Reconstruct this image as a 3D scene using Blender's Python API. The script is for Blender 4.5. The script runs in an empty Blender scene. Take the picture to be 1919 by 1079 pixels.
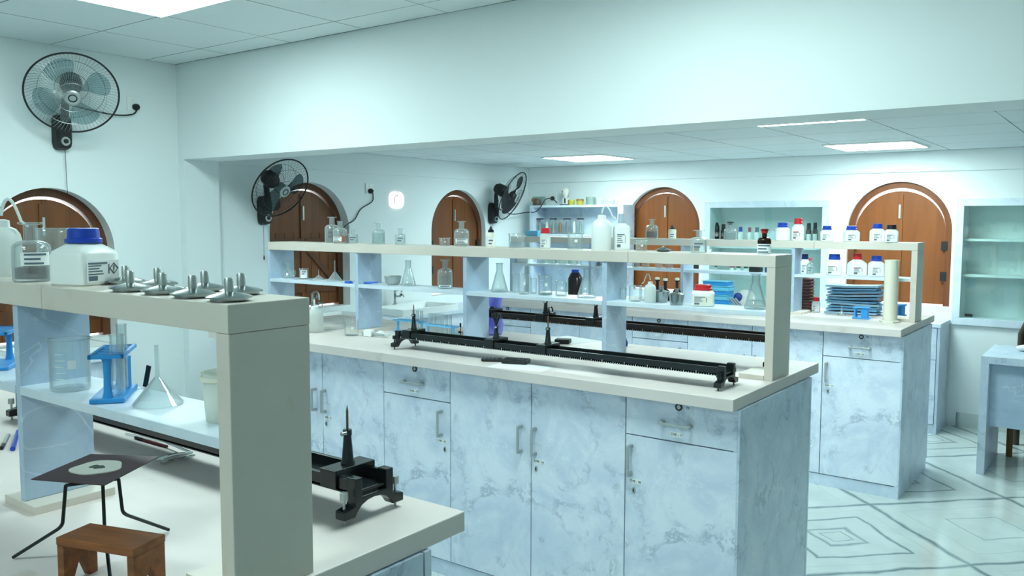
import bpy, bmesh, math, random
from mathutils import Vector, Matrix
from math import sin, cos, pi, atan2, sqrt, radians as R
random.seed(7)
SC = bpy.context.scene
COL = SC.collection

# ------------------------------------------------------------------ camera model
F_PX, YAW, PITCH, ROLL, CH = 1584.4, 0.6397, -0.0802, 0.0022, 1.6
FWD = Vector((-sin(YAW)*cos(PITCH), cos(YAW)*cos(PITCH), sin(PITCH)))
_r = Vector((cos(YAW), sin(YAW), 0)); _u = _r.cross(FWD)
RGT = cos(ROLL)*_r + sin(ROLL)*_u; UPV = -sin(ROLL)*_r + cos(ROLL)*_u
CAM = Vector((0, 0, CH))
def on(ax, val, px, py):            # where the sight line through a photo point meets a real plane of the room
    d = FWD + RGT*((px-959.5)/F_PX) + UPV*((539.5-py)/F_PX)
    return CAM + d*((val-CAM[ax])/d[ax])
def mpp(p):                         # metres per photo pixel at a place
    return (p-CAM).dot(FWD)/F_PX

# ------------------------------------------------------------------ materials
def lin(c):
    return tuple(((v/255)/12.92 if v/255 <= .04045 else ((v/255+.055)/1.055)**2.4) for v in c)
MATS = {}
def pmat(name, rgb, rough=.5, metal=0.0, spec=.5, trans=0.0, alpha=1.0, noise=0.0, nscale=8.0, bump=0.0, coat=0.0):
    m = bpy.data.materials.new(name); m.use_nodes = True
    nt = m.node_tree; b = nt.nodes['Principled BSDF']
    c = (*lin(rgb), 1)
    b.inputs['Base Color'].default_value = c
    b.inputs['Roughness'].default_value = rough; b.inputs['Metallic'].default_value = metal
    b.inputs['Specular IOR Level'].default_value = spec
    b.inputs['Coat Weight'].default_value = coat
    if trans: b.inputs['Transmission Weight'].default_value = trans
    if alpha < 1: b.inputs['Alpha'].default_value = alpha
    if noise or bump:
        tc = nt.nodes.new('ShaderNodeTexCoord'); n = nt.nodes.new('ShaderNodeTexNoise')
        n.inputs['Scale'].default_value = nscale; n.inputs['Detail'].default_value = 6
        nt.links.new(tc.outputs['Object'], n.inputs['Vector'])
        if noise:
            mx = nt.nodes.new('ShaderNodeMix'); mx.data_type = 'RGBA'
            mx.inputs['A'].default_value = tuple(v*(1-noise) for v in c[:3])+(1,)
            mx.inputs['B'].default_value = tuple(min(1, v*(1+noise)) for v in c[:3])+(1,)
            nt.links.new(n.outputs['Fac'], mx.inputs['Factor']); nt.links.new(mx.outputs['Result'], b.inputs['Base Color'])
        if bump:
            bp = nt.nodes.new('ShaderNodeBump'); bp.inputs['Strength'].default_value = bump; bp.inputs['Distance'].default_value = .002
            nt.links.new(n.outputs['Fac'], bp.inputs['Height']); nt.links.new(bp.outputs['Normal'], b.inputs['Normal'])
    MATS[name] = m
    return m
def ramp(nt, src, stops):
    r = nt.nodes.new('ShaderNodeValToRGB'); e = r.color_ramp.elements
    while len(e) < len(stops): e.new(.5)
    for k, (p, c) in enumerate(stops): e[k].position = p; e[k].color = (*lin(c), 1) if len(c) == 3 else c
    nt.links.new(src, r.inputs['Fac']); return r
def math_node(nt, op, a, b=None, c=None):
    n = nt.nodes.new('ShaderNodeMath'); n.operation = op
    for k, v in enumerate((a, b, c)):
        if v is None: continue
        if isinstance(v, (int, float)): n.inputs[k].default_value = v
        else: nt.links.new(v, n.inputs[k])
    return n.outputs[0]
def mixc(nt, fac, a, b):
    mx = nt.nodes.new('ShaderNodeMix'); mx.data_type = 'RGBA'
    if isinstance(fac, float): mx.inputs['Factor'].default_value = fac
    else: nt.links.new(fac, mx.inputs['Factor'])
    for k, v in (('A', a), ('B', b)):
        if isinstance(v, tuple): mx.inputs[k].default_value = (*lin(v), 1)
        else: nt.links.new(v, mx.inputs[k])
    return mx.outputs['Result']

def glass_mat(name, tint, edge, rough=.02, spec_mix=1.0, haze=0.0):
    m = bpy.data.materials.new(name); m.use_nodes = True; nt = m.node_tree; nt.nodes.clear()
    out = nt.nodes.new('ShaderNodeOutputMaterial'); tr = nt.nodes.new('ShaderNodeBsdfTransparent')
    gl = nt.nodes.new('ShaderNodeBsdfGlossy'); gl.inputs['Roughness'].default_value = rough
    lw = nt.nodes.new('ShaderNodeLayerWeight'); lw.inputs['Blend'].default_value = .5
    pw = math_node(nt, 'POWER', lw.outputs['Facing'], 3.0)
    col = mixc(nt, pw, tint, edge)
    nt.links.new(col, tr.inputs['Color'])
    mx = nt.nodes.new('ShaderNodeMixShader')
    f = math_node(nt, 'ADD', math_node(nt, 'MULTIPLY', math_node(nt, 'POWER', lw.outputs['Facing'], 4.0), .55*spec_mix), .05*spec_mix)
    nt.links.new(f, mx.inputs['Fac']); nt.links.new(tr.outputs[0], mx.inputs[1]); nt.links.new(gl.outputs[0], mx.inputs[2])
    last = mx
    if haze:  # white at grazing edges stands in for bright highlights on glass rims
        df = nt.nodes.new('ShaderNodeBsdfDiffuse'); df.inputs['Color'].default_value = (.86, .9, .9, 1)
        m2 = nt.nodes.new('ShaderNodeMixShader'); nt.links.new(math_node(nt, 'ADD', math_node(nt, 'MULTIPLY', pw, haze*5), haze), m2.inputs['Fac'])
        nt.links.new(mx.outputs[0], m2.inputs[1]); nt.links.new(df.outputs[0], m2.inputs[2]); last = m2
    nt.links.new(last.outputs[0], out.inputs['Surface']); MATS[name] = m
    return m
def translucent_mat(name, rgb, thru=.35, rough=.35, clear=0.0):
    m = bpy.data.materials.new(name); m.use_nodes = True; nt = m.node_tree; b = nt.nodes['Principled BSDF']
    out = nt.nodes['Material Output']
    b.inputs['Base Color'].default_value = (*lin(rgb), 1); b.inputs['Roughness'].default_value = rough
    t = nt.nodes.new('ShaderNodeBsdfTranslucent'); t.inputs['Color'].default_value = (*lin(rgb), 1)
    mx = nt.nodes.new('ShaderNodeMixShader'); mx.inputs['Fac'].default_value = thru
    nt.links.new(b.outputs[0], mx.inputs[1]); nt.links.new(t.outputs[0], mx.inputs[2])
    last = mx
    if clear:
        tp = nt.nodes.new('ShaderNodeBsdfTransparent'); tp.inputs['Color'].default_value = (*lin(rgb), 1)
        m2 = nt.nodes.new('ShaderNodeMixShader'); m2.inputs['Fac'].default_value = clear
        nt.links.new(mx.outputs[0], m2.inputs[1]); nt.links.new(tp.outputs[0], m2.inputs[2]); last = m2
    nt.links.new(last.outputs[0], out.inputs['Surface']); MATS[name] = m
    return m

def plaster(name, rgb):
    m = pmat(name, rgb, .75, spec=.25, noise=.015, nscale=2.5, bump=.08); return m
W_WALL = plaster('wall_plaster', (233, 240, 240))
def ceiling_mat(name, x0, y0, pitch):
    m = bpy.data.materials.new(name); m.use_nodes = True; nt = m.node_tree; b = nt.nodes['Principled BSDF']
    g = nt.nodes.new('ShaderNodeNewGeometry'); s = nt.nodes.new('ShaderNodeSeparateXYZ'); nt.links.new(g.outputs['Position'], s.inputs[0])
    ns = nt.nodes.new('ShaderNodeTexNoise'); ns.inputs['Scale'].default_value = 1.3; ns.inputs['Detail'].default_value = 3
    nt.links.new(g.outputs['Position'], ns.inputs['Vector'])
    def line(comp, o):
        v = math_node(nt, 'DIVIDE', math_node(nt, 'SUBTRACT', comp, o), pitch)
        fr = math_node(nt, 'ABSOLUTE', math_node(nt, 'SUBTRACT', v, math_node(nt, 'ROUND', v)))
        return math_node(nt, 'LESS_THAN', fr, math_node(nt, 'MULTIPLY', ns.outputs['Fac'], .0105))
    a = math_node(nt, 'MAXIMUM', line(s.outputs['X'], x0), line(s.outputs['Y'], y0))
    crack = math_node(nt, 'MULTIPLY', math_node(nt, 'GREATER_THAN', s.outputs['Y'], math_node(nt, 'SUBTRACT', 3.2605, math_node(nt, 'MULTIPLY', ns.outputs['Fac'], .018))), math_node(nt, 'LESS_THAN', s.outputs['Y'], 3.27))
    a = math_node(nt, 'MAXIMUM', a, crack)
    nz = nt.nodes.new('ShaderNodeTexNoise'); nz.inputs['Scale'].default_value = 120
    nt.links.new(g.outputs['Position'], nz.inputs['Vector'])
    base = mixc(nt, nz.outputs['Fac'], (218, 228, 229), (228, 236, 237))
    nt.links.new(mixc(nt, a, base, (104, 122, 124)), b.inputs['Base Color'])
    b.inputs['Roughness'].default_value = .85; b.inputs['Specular IOR Level'].default_value = .2
    return m
CEIL1 = ceiling_mat('ceiling_tiles_front', -5.226, 2.45, .6)
CEIL2 = ceiling_mat('ceiling_tiles_rear', -4.22, 6.09, .6)

def laminate_mat(name, lo, hi, vein, seed=0.0):
    m = bpy.data.materials.new(name); m.use_nodes = True; nt = m.node_tree; b = nt.nodes['Principled BSDF']
    tc = nt.nodes.new('ShaderNodeTexCoord'); oi = nt.nodes.new('ShaderNodeObjectInfo')
    mp = nt.nodes.new('ShaderNodeMapping'); mp.inputs['Location'].default_value = (seed, seed*.7, seed*1.3)
    nt.links.new(tc.outputs['Object'], mp.inputs['Vector'])
    def noise(scale, detail, rough, dist):
        n = nt.nodes.new('ShaderNodeTexNoise'); n.inputs['Scale'].default_value = scale; n.inputs['Detail'].default_value = detail
        n.inputs['Roughness'].default_value = rough; n.inputs['Distortion'].default_value = dist
        nt.links.new(mp.outputs[0], n.inputs['Vector']); return n.outputs['Fac']
    cloud = ramp(nt, noise(5.0, 8, .66, .6), [(.38, lo), (.6, hi)])
    v1 = math_node(nt, 'ABSOLUTE', math_node(nt, 'SUBTRACT', noise(4.6, 8, .66, .35), .5))
    v1 = ramp(nt, v1, [(0.0, (255, 255, 255)), (.034, (0, 0, 0))])
    msk = ramp(nt, noise(6.0, 4, .55, .3), [(.48, (0, 0, 0)), (.64, (255, 255, 255))])
    vm = math_node(nt, 'MULTIPLY', v1.outputs[0], msk.outputs[0]); vm = math_node(nt, 'MULTIPLY', vm, .62)
    c1 = mixc(nt, vm, cloud.outputs[0], vein)
    v2 = math_node(nt, 'ABSOLUTE', math_node(nt, 'SUBTRACT', noise(5.5, 4, .5, .8), .5))
    v2 = ramp(nt, v2, [(0.0, (255, 255, 255)), (.012, (0, 0, 0))])
    m2 = ramp(nt, noise(4.1, 2, .5, .0), [(.52, (0, 0, 0)), (.6, (255, 255, 255))])
    w = math_node(nt, 'MULTIPLY', math_node(nt, 'MULTIPLY', v2.outputs[0], m2.outputs[0]), .45)
    nt.links.new(mixc(nt, w, c1, (238, 246, 250)), b.inputs['Base Color'])
    b.inputs['Roughness'].default_value = .32; b.inputs['Specular IOR Level'].default_value = .45
    MATS[name] = m; return m
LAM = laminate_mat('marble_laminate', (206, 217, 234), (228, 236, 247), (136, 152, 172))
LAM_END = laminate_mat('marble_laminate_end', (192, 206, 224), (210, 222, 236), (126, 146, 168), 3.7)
LAM_PALE = laminate_mat('pale_laminate', (205, 220, 232), (219, 231, 240), (170, 190, 210), 9.1)
LAM_DIV = laminate_mat('divider_laminate', (172, 193, 214), (184, 203, 221), (160, 182, 204), 5.2)

def top_mat(name, a, c, stain):
    m = bpy.data.materials.new(name); m.use_nodes = True; nt = m.node_tree; b = nt.nodes['Principled BSDF']
    g = nt.nodes.new('ShaderNodeNewGeometry')
    def noise(scale, detail, vec=(1, 1, 1)):
        n = nt.nodes.new('ShaderNodeTexNoise'); n.inputs['Scale'].default_value = scale; n.inputs['Detail'].default_value = detail
        mp = nt.nodes.new('ShaderNodeMapping'); mp.inputs['Scale'].default_value = vec
        nt.links.new(g.outputs['Position'], mp.inputs[0]); nt.links.new(mp.outputs[0], n.inputs['Vector']); return n.outputs['Fac']
    base = ramp(nt, noise(3, 6), [(.35, a), (.65, c)])
    st = ramp(nt, noise(5.5, 7, (1, 2.2, 1)), [(.64, (0, 0, 0)), (.72, (255, 255, 255))])
    f = math_node(nt, 'MULTIPLY', st.outputs[0], .45)
    nt.links.new(mixc(nt, f, base.outputs[0], stain), b.inputs['Base Color'])
    b.inputs['Roughness'].default_value = .42; b.inputs['Specular IOR Level'].default_value = .4
    MATS[name] = m; return m
TOP = top_mat('worktop_cream', (214, 203, 198), (224, 213, 207), (184, 168, 156))
EDGE = top_mat('cream_board', (210, 202, 191), (219, 210, 199), (190, 176, 158))

def floor_mat():
    m = bpy.data.materials.new('veined_marble_floor'); m.use_nodes = True; nt = m.node_tree; b = nt.nodes['Principled BSDF']
    g = nt.nodes.new('ShaderNodeNewGeometry')
    ns = nt.nodes.new('ShaderNodeTexNoise'); ns.inputs['Scale'].default_value = 4.0; ns.inputs['Detail'].default_value = 5
    nt.links.new(g.outputs['Position'], ns.inputs['Vector'])
    sub = nt.nodes.new('ShaderNodeVectorMath'); sub.operation = 'SUBTRACT'; nt.links.new(ns.outputs['Color'], sub.inputs[0]); sub.inputs[1].default_value = (.5, .5, .5)
    sc = nt.nodes.new('ShaderNodeVectorMath'); sc.operation = 'SCALE'; nt.links.new(sub.outputs[0], sc.inputs[0]); sc.inputs['Scale'].default_value = .07
    ad = nt.nodes.new('ShaderNodeVectorMath'); ad.operation = 'ADD'; nt.links.new(g.outputs['Position'], ad.inputs[0]); nt.links.new(sc.outputs[0], ad.inputs[1])
    s = nt.nodes.new('ShaderNodeSeparateXYZ'); nt.links.new(ad.outputs[0], s.inputs[0])
    u = math_node(nt, 'DIVIDE', math_node(nt, 'ADD', s.outputs['X'], 1.165), .6)
    v = math_node(nt, 'DIVIDE', math_node(nt, 'SUBTRACT', s.outputs['Y'], 4.35), .6)
    p = math_node(nt, 'MULTIPLY', math_node(nt, 'ADD', u, v), .5); q = math_node(nt, 'MULTIPLY', math_node(nt, 'SUBTRACT', u, v), .5)
    rp, rq = math_node(nt, 'ROUND', p), math_node(nt, 'ROUND', q)
    fp, fq = math_node(nt, 'ABSOLUTE', math_node(nt, 'SUBTRACT', p, rp)), math_node(nt, 'ABSOLUTE', math_node(nt, 'SUBTRACT', q, rq))
    d = math_node(nt, 'MAXIMUM', fp, fq)                                  # 0 centre of a diamond .. .5 its border
    col_i = math_node(nt, 'ADD', rp, rq); odd = math_node(nt, 'ABSOLUTE', math_node(nt, 'SUBTRACT', math_node(nt, 'MULTIPLY', col_i, .5), math_node(nt, 'ROUND', math_node(nt, 'MULTIPLY', col_i, .5))))
    odd = math_node(nt, 'GREATER_THAN', odd, .25)
    n2 = nt.nodes.new('ShaderNodeTexNoise'); n2.inputs['Scale'].default_value = 5; n2.inputs['Detail'].default_value = 3
    nt.links.new(g.outputs['Position'], n2.inputs['Vector'])
    def ring(at, w, soft=1.0):
        dd = math_node(nt, 'ABSOLUTE', math_node(nt, 'SUBTRACT', d, at))
        ww = math_node(nt, 'MULTIPLY', n2.outputs['Fac'], w)
        mr = nt.nodes.new('ShaderNodeMapRange'); nt.links.new(dd, mr.inputs['Value']); nt.links.new(ww, mr.inputs['From Max'])
        mr.inputs['From Min'].default_value = 0; mr.inputs['To Min'].default_value = soft; mr.inputs['To Max'].default_value = 0
        return mr.outputs[0]
    even = math_node(nt, 'SUBTRACT', 1, odd)
    acc = ring(.5, .055, 1.0)
    for r_, w_, s_, k in ((.2875, .034, .95, even), (.125, .04, .75, even), (.07, .018, .7, even), (.175, .018, .6, odd), (.36, .014, .25, odd), (.40, .012, .22, even)):
        acc = math_node(nt, 'MAXIMUM', acc, math_node(nt, 'MULTIPLY', ring(r_, w_, s_), k))
    base = ramp(nt, n2.outputs['Fac'], [(.3, (196, 205, 203)), (.7, (211, 219, 216))])
    nt.links.new(mixc(nt, acc, base.outputs[0], (98, 120, 126)), b.inputs['Base Color'])
    b.inputs['Roughness'].default_value = .1; b.inputs['Specular IOR Level'].default_value = .5
    return m
FLOOR = floor_mat()

def wood_mat(name, a, c, scale=1.0, rough=.35, axis='Z'):
    m = bpy.data.materials.new(name); m.use_nodes = True; nt = m.node_tree; b = nt.nodes['Principled BSDF']
    tc = nt.nodes.new('ShaderNodeTexCoord'); mp = nt.nodes.new('ShaderNodeMapping')
    mp.inputs['Scale'].default_value = {'Z': (9*scale, 9*scale, .8*scale), 'X': (.8*scale, 9*scale, 9*scale)}[axis]
    nt.links.new(tc.outputs['Object'], mp.inputs[0])
    n = nt.nodes.new('ShaderNodeTexNoise'); n.inputs['Scale'].default_value = 2; n.inputs['Detail'].default_value = 7; n.inputs['Distortion'].default_value = .6
    nt.links.new(mp.outputs[0], n.inputs['Vector'])
    r = ramp(nt, n.outputs['Fac'], [(.3, a), (.7, c)])
    nt.links.new(r.outputs[0], b.inputs['Base Color']); b.inputs['Roughness'].default_value = rough; b.inputs['Specular IOR Level'].default_value = .35
    MATS[name] = m; return m
SHUT = wood_mat('shutter_wood', (104, 62, 34), (124, 75, 42))
SHUT_DK = wood_mat('shutter_frame_wood', (90, 54, 34), (106, 66, 42))
STOOLW = wood_mat('stained_wood', (112, 66, 34), (152, 92, 50), 3, .4, 'X')

def emission_mat(strength):
    m = bpy.data.materials.new('emissive_face'); m.use_nodes = True; nt = m.node_tree; nt.nodes.clear()
    o = nt.nodes.new('ShaderNodeOutputMaterial'); e = nt.nodes.new('ShaderNodeEmission')
    e.inputs['Color'].default_value = (.77, 1.0, .985, 1); e.inputs['Strength'].default_value = strength
    nt.links.new(e.outputs[0], o.inputs['Surface']); return m
LED = emission_mat(30.0)
GLASS = glass_mat('clear_glass', (253, 255, 255), (176, 192, 194), spec_mix=1.3, haze=.04)
GLASS_THICK = glass_mat('thick_clear_glass', (250, 254, 254), (120, 140, 144), spec_mix=1.5, haze=.085)
GLASS_PANE = glass_mat('cabinet_pane_glass', (246, 254, 253), (200, 230, 228))
GLASS_AMBER = glass_mat('amber_glass', (170, 128, 40), (90, 58, 12))
LIQ_OR = glass_mat('orange_liquid', (236, 132, 52), (214, 96, 26), .05, .5)
ORL = translucent_mat('orange_solution', (240, 122, 36), .45, .15, .15)
LIQ_CL = glass_mat('clear_liquid', (236, 244, 244), (190, 206, 208), .05, .5)
LIQ_BL = glass_mat('blue_liquid', (60, 150, 205), (30, 100, 170), .05, .5)
LIQ_PK = glass_mat('greyish_liquid', (170, 160, 166), (140, 130, 140), .05, .5)
SMOKE = glass_mat('smoke_plastic', (172, 182, 184), (112, 124, 128), .3, .6)
SMOKE_L = glass_mat('pale_smoke_plastic', (214, 228, 230), (150, 168, 170), .25, 1.0)
MILKY = translucent_mat('milky_plastic', (238, 243, 241), .45, .35)
MILKY_C = translucent_mat('frosted_plastic', (240, 243, 239), .4, .35, .35)
CYLP = translucent_mat('yellowed_plastic', (248, 244, 228), .25, .3)
VIOLET = translucent_mat('violet_plastic', (206, 208, 251), .5, .2, .6)
WHITEP = pmat('white_plastic', (238, 242, 240), .35)
CREAMP = pmat('cream_plastic', (236, 234, 218), .4)
PAPER = pmat('paper', (240, 243, 242), .8, spec=.2)
CERAM = pmat('white_ceramic', (240, 244, 244), .15)
PRINT = pmat('grey_print', (96, 112, 124), .7)
PRINT_DK = pmat('dark_print', (40, 48, 58), .7)
PRINT_RD = pmat('red_print', (190, 60, 60), .7)
BLUECAP = pmat('blue_cap', (28, 66, 176), .35)
NAVYCAP = pmat('navy_cap', (22, 36, 92), .35)
REDCAP = pmat('red_cap', (208, 40, 48), .35)
BLACKCAP = pmat('black_cap', (22, 24, 26), .4)
PINKCAP = pmat('pink_cap', (196, 84, 108), .4)
GREENCAP = pmat('green_stopper', (40, 62, 58), .5)
BLUEP = pmat('blue_plastic', (46, 146, 214), .35)
CYANP = pmat('cyan_plastic', (104, 192, 222), .4)
SKYP = pmat('pale_blue_plastic', (110, 190, 232), .4)
SCOOPB = pmat('royal_blue_plastic', (44, 106, 206), .4)
DKBLUE = pmat('dark_blue_cloth', (30, 60, 130), .6)
BLACK = pmat('black_enamel', (26, 31, 32), .26)
BLACKM = pmat('black_matte', (24, 26, 28), .55)
BROWNBLK = pmat('bronzed_metal', (52, 42, 40), .35, .4)
STEEL = pmat('stainless_steel', (160, 168, 168), .24, 1.0)
CHROME = pmat('bright_chrome', (232, 236, 236), .16, 1.0)
STEEL_R = pmat('brushed_steel', (184, 190, 188), .42, .85)
IRON = pmat('iron_wire', (42, 50, 50), .45, .6)
GAUZE = pmat('oxidised_gauze', (84, 68, 72), .6, .3, noise=.25, nscale=30)
GAUZEC = pmat('gauze_ceramic', (216, 218, 208), .8, noise=.06, nscale=40)
SCORCH = pmat('scorched_ceramic', (70, 82, 76), .8, noise=.3, nscale=60)
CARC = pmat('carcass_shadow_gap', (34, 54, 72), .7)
RUST = pmat('rusty_pin', (116, 86, 76), .5, .5)
DARKBOT = glass_mat('dark_bottle_glass', (40, 24, 20), (14, 8, 6))
DARKSOL = pmat('dark_bottle', (34, 24, 28), .2)
MAROON = pmat('maroon_card', (104, 72, 70), .7, noise=.5, nscale=40)
TRAYDK = pmat('grey_tray', (120, 128, 140), .5)
BRONZE = pmat('brown_tube', (74, 60, 46), .35, .3)
WOODLEG = wood_mat('chair_leg_wood', (110, 74, 40), (140, 98, 58), 2)
YELLOWJ = pmat('yellow_jar', (190, 176, 60), .4)
GREYGRN = pmat('grey_green_card', (140, 160, 152), .6)
SKIN = pmat('model_pink', (214, 168, 168), .5)
BONE = pmat('model_bone', (224, 222, 214), .5)
APRON = pmat('blue_folder', (112, 166, 202), .55, noise=.12, nscale=14)
APRON_L = pmat('pale_blue_folder', (164, 202, 224), .55, noise=.1, nscale=14)
BROWNSPEC = pmat('brown_specimen', (150, 112, 62), .6, noise=.3, nscale=30)

# ------------------------------------------------------------------ mesh builder
class MB:
    def __init__(self, org=(0, 0, 0)): self.v = []; self.f = []; self.s = []; self.o = Vector(org)
    def add(self, vs, fs, smooth=True, M=None):
        k = len(self.v)
        for p in vs:
            p = Vector(p); self.v.append((M @ p) if M else p)
        for f in fs: self.f.append([i+k for i in f]); self.s.append(smooth)
        return self
    def box(self, x0, x1, y0, y1, z0, z1, M=None):
        vs = [(x, y, z) for x in (x0, x1) for y in (y0, y1) for z in (z0, z1)]
        return self.add(vs, [(0, 1, 3, 2), (4, 6, 7, 5), (0, 4, 5, 1), (2, 3, 7, 6), (0, 2, 6, 4), (1, 5, 7, 3)], False, M)
    def cbox(self, c, s, M=None):
        c = Vector(c); return self.box(c.x-s[0]/2, c.x+s[0]/2, c.y-s[1]/2, c.y+s[1]/2, c.z-s[2]/2, c.z+s[2]/2, M)
    def prism(self, poly, h0, h1, ax='z', M=None):
        mp = {'z': lambda a, b, h: (a, b, h), 'x': lambda a, b, h: (h, a, b), 'y': lambda a, b, h: (a, h, b)}[ax]
        n = len(poly)
        vs = [mp(a, b, h0) for a, b in poly]+[mp(a, b, h1) for a, b in poly]
        fs = [list(range(n))[::-1], list(range(n, 2*n))]+[(i, (i+1) % n, (i+1) % n+n, i+n) for i in range(n)]
        return self.add(vs, fs, False, M)
    def loft(self, prof, n=28, M=None, p=None):
        rings = []; vs = []; fs = []
        for it in prof:
            r, z = it[0], it[1]; b = it[2] if len(it) > 2 else 0
            if r <= 1e-6: rings.append([len(vs)]); vs.append((0, 0, z)); continue
            ring = []
            for k in range(n):
                a = 2*pi*k/n; c, s = cos(a), sin(a); rr = 1
                if p and b:
                    sq = 1/((abs(c)**p+abs(s)**p)**(1/p)); rr = 1+(sq-1)*b
                ring.append(len(vs)); vs.append((r*rr*c, r*rr*s, z))
            rings.append(ring)
        for A, B in zip(rings, rings[1:]):
            for k in range(n):
                k2 = (k+1) % n
                if len(A) == 1 and len(B) == 1: continue
                if len(A) == 1: fs.append((A[0], B[k2], B[k]))
                elif len(B) == 1: fs.append((A[k], A[k2], B[0]))
                else: fs.append((A[k], A[k2], B[k2], B[k]))
        return self.add(vs, fs, True, M)
    def cyl(self, c, r, z0, z1, n=24, r2=None, M=None):
        r2 = r if r2 is None else r2
        T = Matrix.Translation((c[0], c[1], 0)); T = M @ T if M else T
        return self.loft([(0, z0), (r, z0), (r2, z1), (0, z1)], n, T)
    def tube(self, pts, r, n=8, closed=False, M=None):
        pts = [Vector(p) for p in pts]; m = len(pts); rs = r if isinstance(r, (list, tuple)) else [r]*m
        vs = []; fs = []; prev = None
        for i, p in enumerate(pts):
            if closed: t = (pts[(i+1) % m]-pts[i-1]).normalized()
            else: t = (pts[min(i+1, m-1)]-pts[max(i-1, 0)]).normalized()
            if prev is None:
                a = Vector((0, 0, 1)) if abs(t.z) < .9 else Vector((1, 0, 0)); u = t.cross(a).normalized()
            else: u = (prev-t*prev.dot(t)).normalized()
            prev = u; w = t.cross(u)
            for k in range(n):
                a = 2*pi*k/n; vs.append(p+(u*cos(a)+w*sin(a))*rs[i])
        for i in range(m if closed else m-1):
            j = (i+1) % m
            for k in range(n):
                k2 = (k+1) % n; fs.append((i*n+k, i*n+k2, j*n+k2, j*n+k))
        if not closed: fs += [list(range(n))[::-1], list(range((m-1)*n, m*n))]
        return self.add(vs, fs, True, M)
    def torus(self, Rr, r, n=32, m=8, M=None):
        return self.tube([(Rr*cos(2*pi*k/n), Rr*sin(2*pi*k/n), 0) for k in range(n)], r, m, True, M)
    def sphere(self, c, r, n=16, sc=(1, 1, 1), M=None):
        T = Matrix.Translation(c) @ Matrix.Diagonal((*sc, 1)); T = M @ T if M else T
        return self.loft([(r*sin(pi*k/10), -r*cos(pi*k/10)) for k in range(11)], n, T)
    def build(self, name, mat, parent=None, bevel=0.0, angle=35):
        me = bpy.data.meshes.new(name)
        me.from_pydata([tuple(p-self.o) for p in self.v], [], self.f)
        me.polygons.foreach_set('use_smooth', self.s)
        bm = bmesh.new(); bm.from_mesh(me); bmesh.ops.recalc_face_normals(bm, faces=bm.faces); bm.to_mesh(me); bm.free()
        if any(self.s): me.set_sharp_from_angle(angle=R(angle))
        me.materials.append(mat)
        o = bpy.data.objects.new(name, me); COL.objects.link(o)
        if parent: o.parent = parent
        else: o.location = self.o
        if bevel:
            b = o.modifiers.new('bevel', 'BEVEL'); b.width = bevel; b.segments = 2; b.limit_method = 'ANGLE'; b.angle_limit = R(50)
        return o

def thing(name, label, cat, loc=(0, 0, 0), rz=0.0, group=None):
    o = bpy.data.objects.new(name, None); COL.objects.link(o); o.empty_display_size = .05
    o.location = loc; o.rotation_euler = (0, 0, rz); o['label'] = label; o['category'] = cat
    if group: o['group'] = group
    return o
def tag(o, label, cat, group=None, kind=None):
    o['label'] = label; o['category'] = cat
    if group: o['group'] = group
    if kind: o['kind'] = kind
    return o
def struct(o): o['kind'] = 'structure'; return o
def text_mesh(name, body, size, mat, parent, M):
    cu = bpy.data.curves.new('txt', 'FONT'); cu.body = body; cu.size = size; cu.align_x = 'CENTER'; cu.align_y = 'CENTER'; cu.extrude = .0004
    t = bpy.data.objects.new('txt', cu); COL.objects.link(t)
    bpy.context.view_layer.update()
    me = bpy.data.meshes.new_from_object(t.evaluated_get(bpy.context.evaluated_depsgraph_get()))
    bpy.data.objects.remove(t); bpy.data.curves.remove(cu)
    me.transform(M); me.materials.clear(); me.materials.append(mat)
    o = bpy.data.objects.new(name, me); COL.objects.link(o); o.parent = parent
    return o
FRONT_TXT = Matrix.Rotation(R(90), 4, 'X')          # text standing up, read from -Y

# ------------------------------------------------------------------ room dimensions
XL, YB, YP, YF = -5.226, 3.261, 3.525, 7.305
XR, YN = 2.5, -3.4
ZC1, ZBEAM, ZC2 = 2.626, 1.998, 2.147
ZT, TT = .9886, .0428                 # island worktops
ZS, TS = 1.4685, .046                 # top boards of the racks
ZM, TM = 1.2526, .018                  # middle boards
WD = .9516
BEN = {1: dict(x=-1.1162, y=.384, q0=.396, q1=.557), 2: dict(x=-1.0936, y=2.7386, q0=.413, q1=.602), 3: dict(x=-1.0619, y=5.0949, q0=.415, q1=.599)}
OVF, OVB = .0456, .1144
for b in BEN.values(): b['f'] = b['y']+b['q0']; b['b'] = b['y']+b['q1']; b['c'] = (b['f']+b['b'])/2

# floor, ceilings, plain walls
struct(MB().box(XL-.2, XR, YN, YF+.35, -.08, 0).build('floor', FLOOR))
struct(MB().box(XL-.02, XR, YN, YB, ZC1, ZC1+.06).build('ceiling', CEIL1))
struct(MB().box(XL-.02, XR, YP, YF+.02, ZC2, ZC2+.06).build('ceiling', CEIL2))
struct(MB().box(XR, XR+.1, YN, YF+.2, 0, 2.8).build('wall_right', W_WALL))
struct(MB().box(XL-.2, XR+.1, YN-.1, YN, 0, 2.8).build('wall_front', W_WALL))
struct(MB().box(XL-.02, XR, YB, YP, ZBEAM, ZC1+.06).build('trim_1', W_WALL))        # dropped beam
struct(MB().box(XL, XL+.066, YB, YP, 0, ZBEAM).build('trim_2', W_WALL))             # its pilaster
struct(MB().box(XL, XL+.018, YP, YF, 1.985, ZC2).build('trim_3', W_WALL, bevel=.004))
struct(MB().box(XL+.018, XR, YF-.018, YF, 1.985, ZC2).build('trim_4', W_WALL, bevel=.004))

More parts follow.
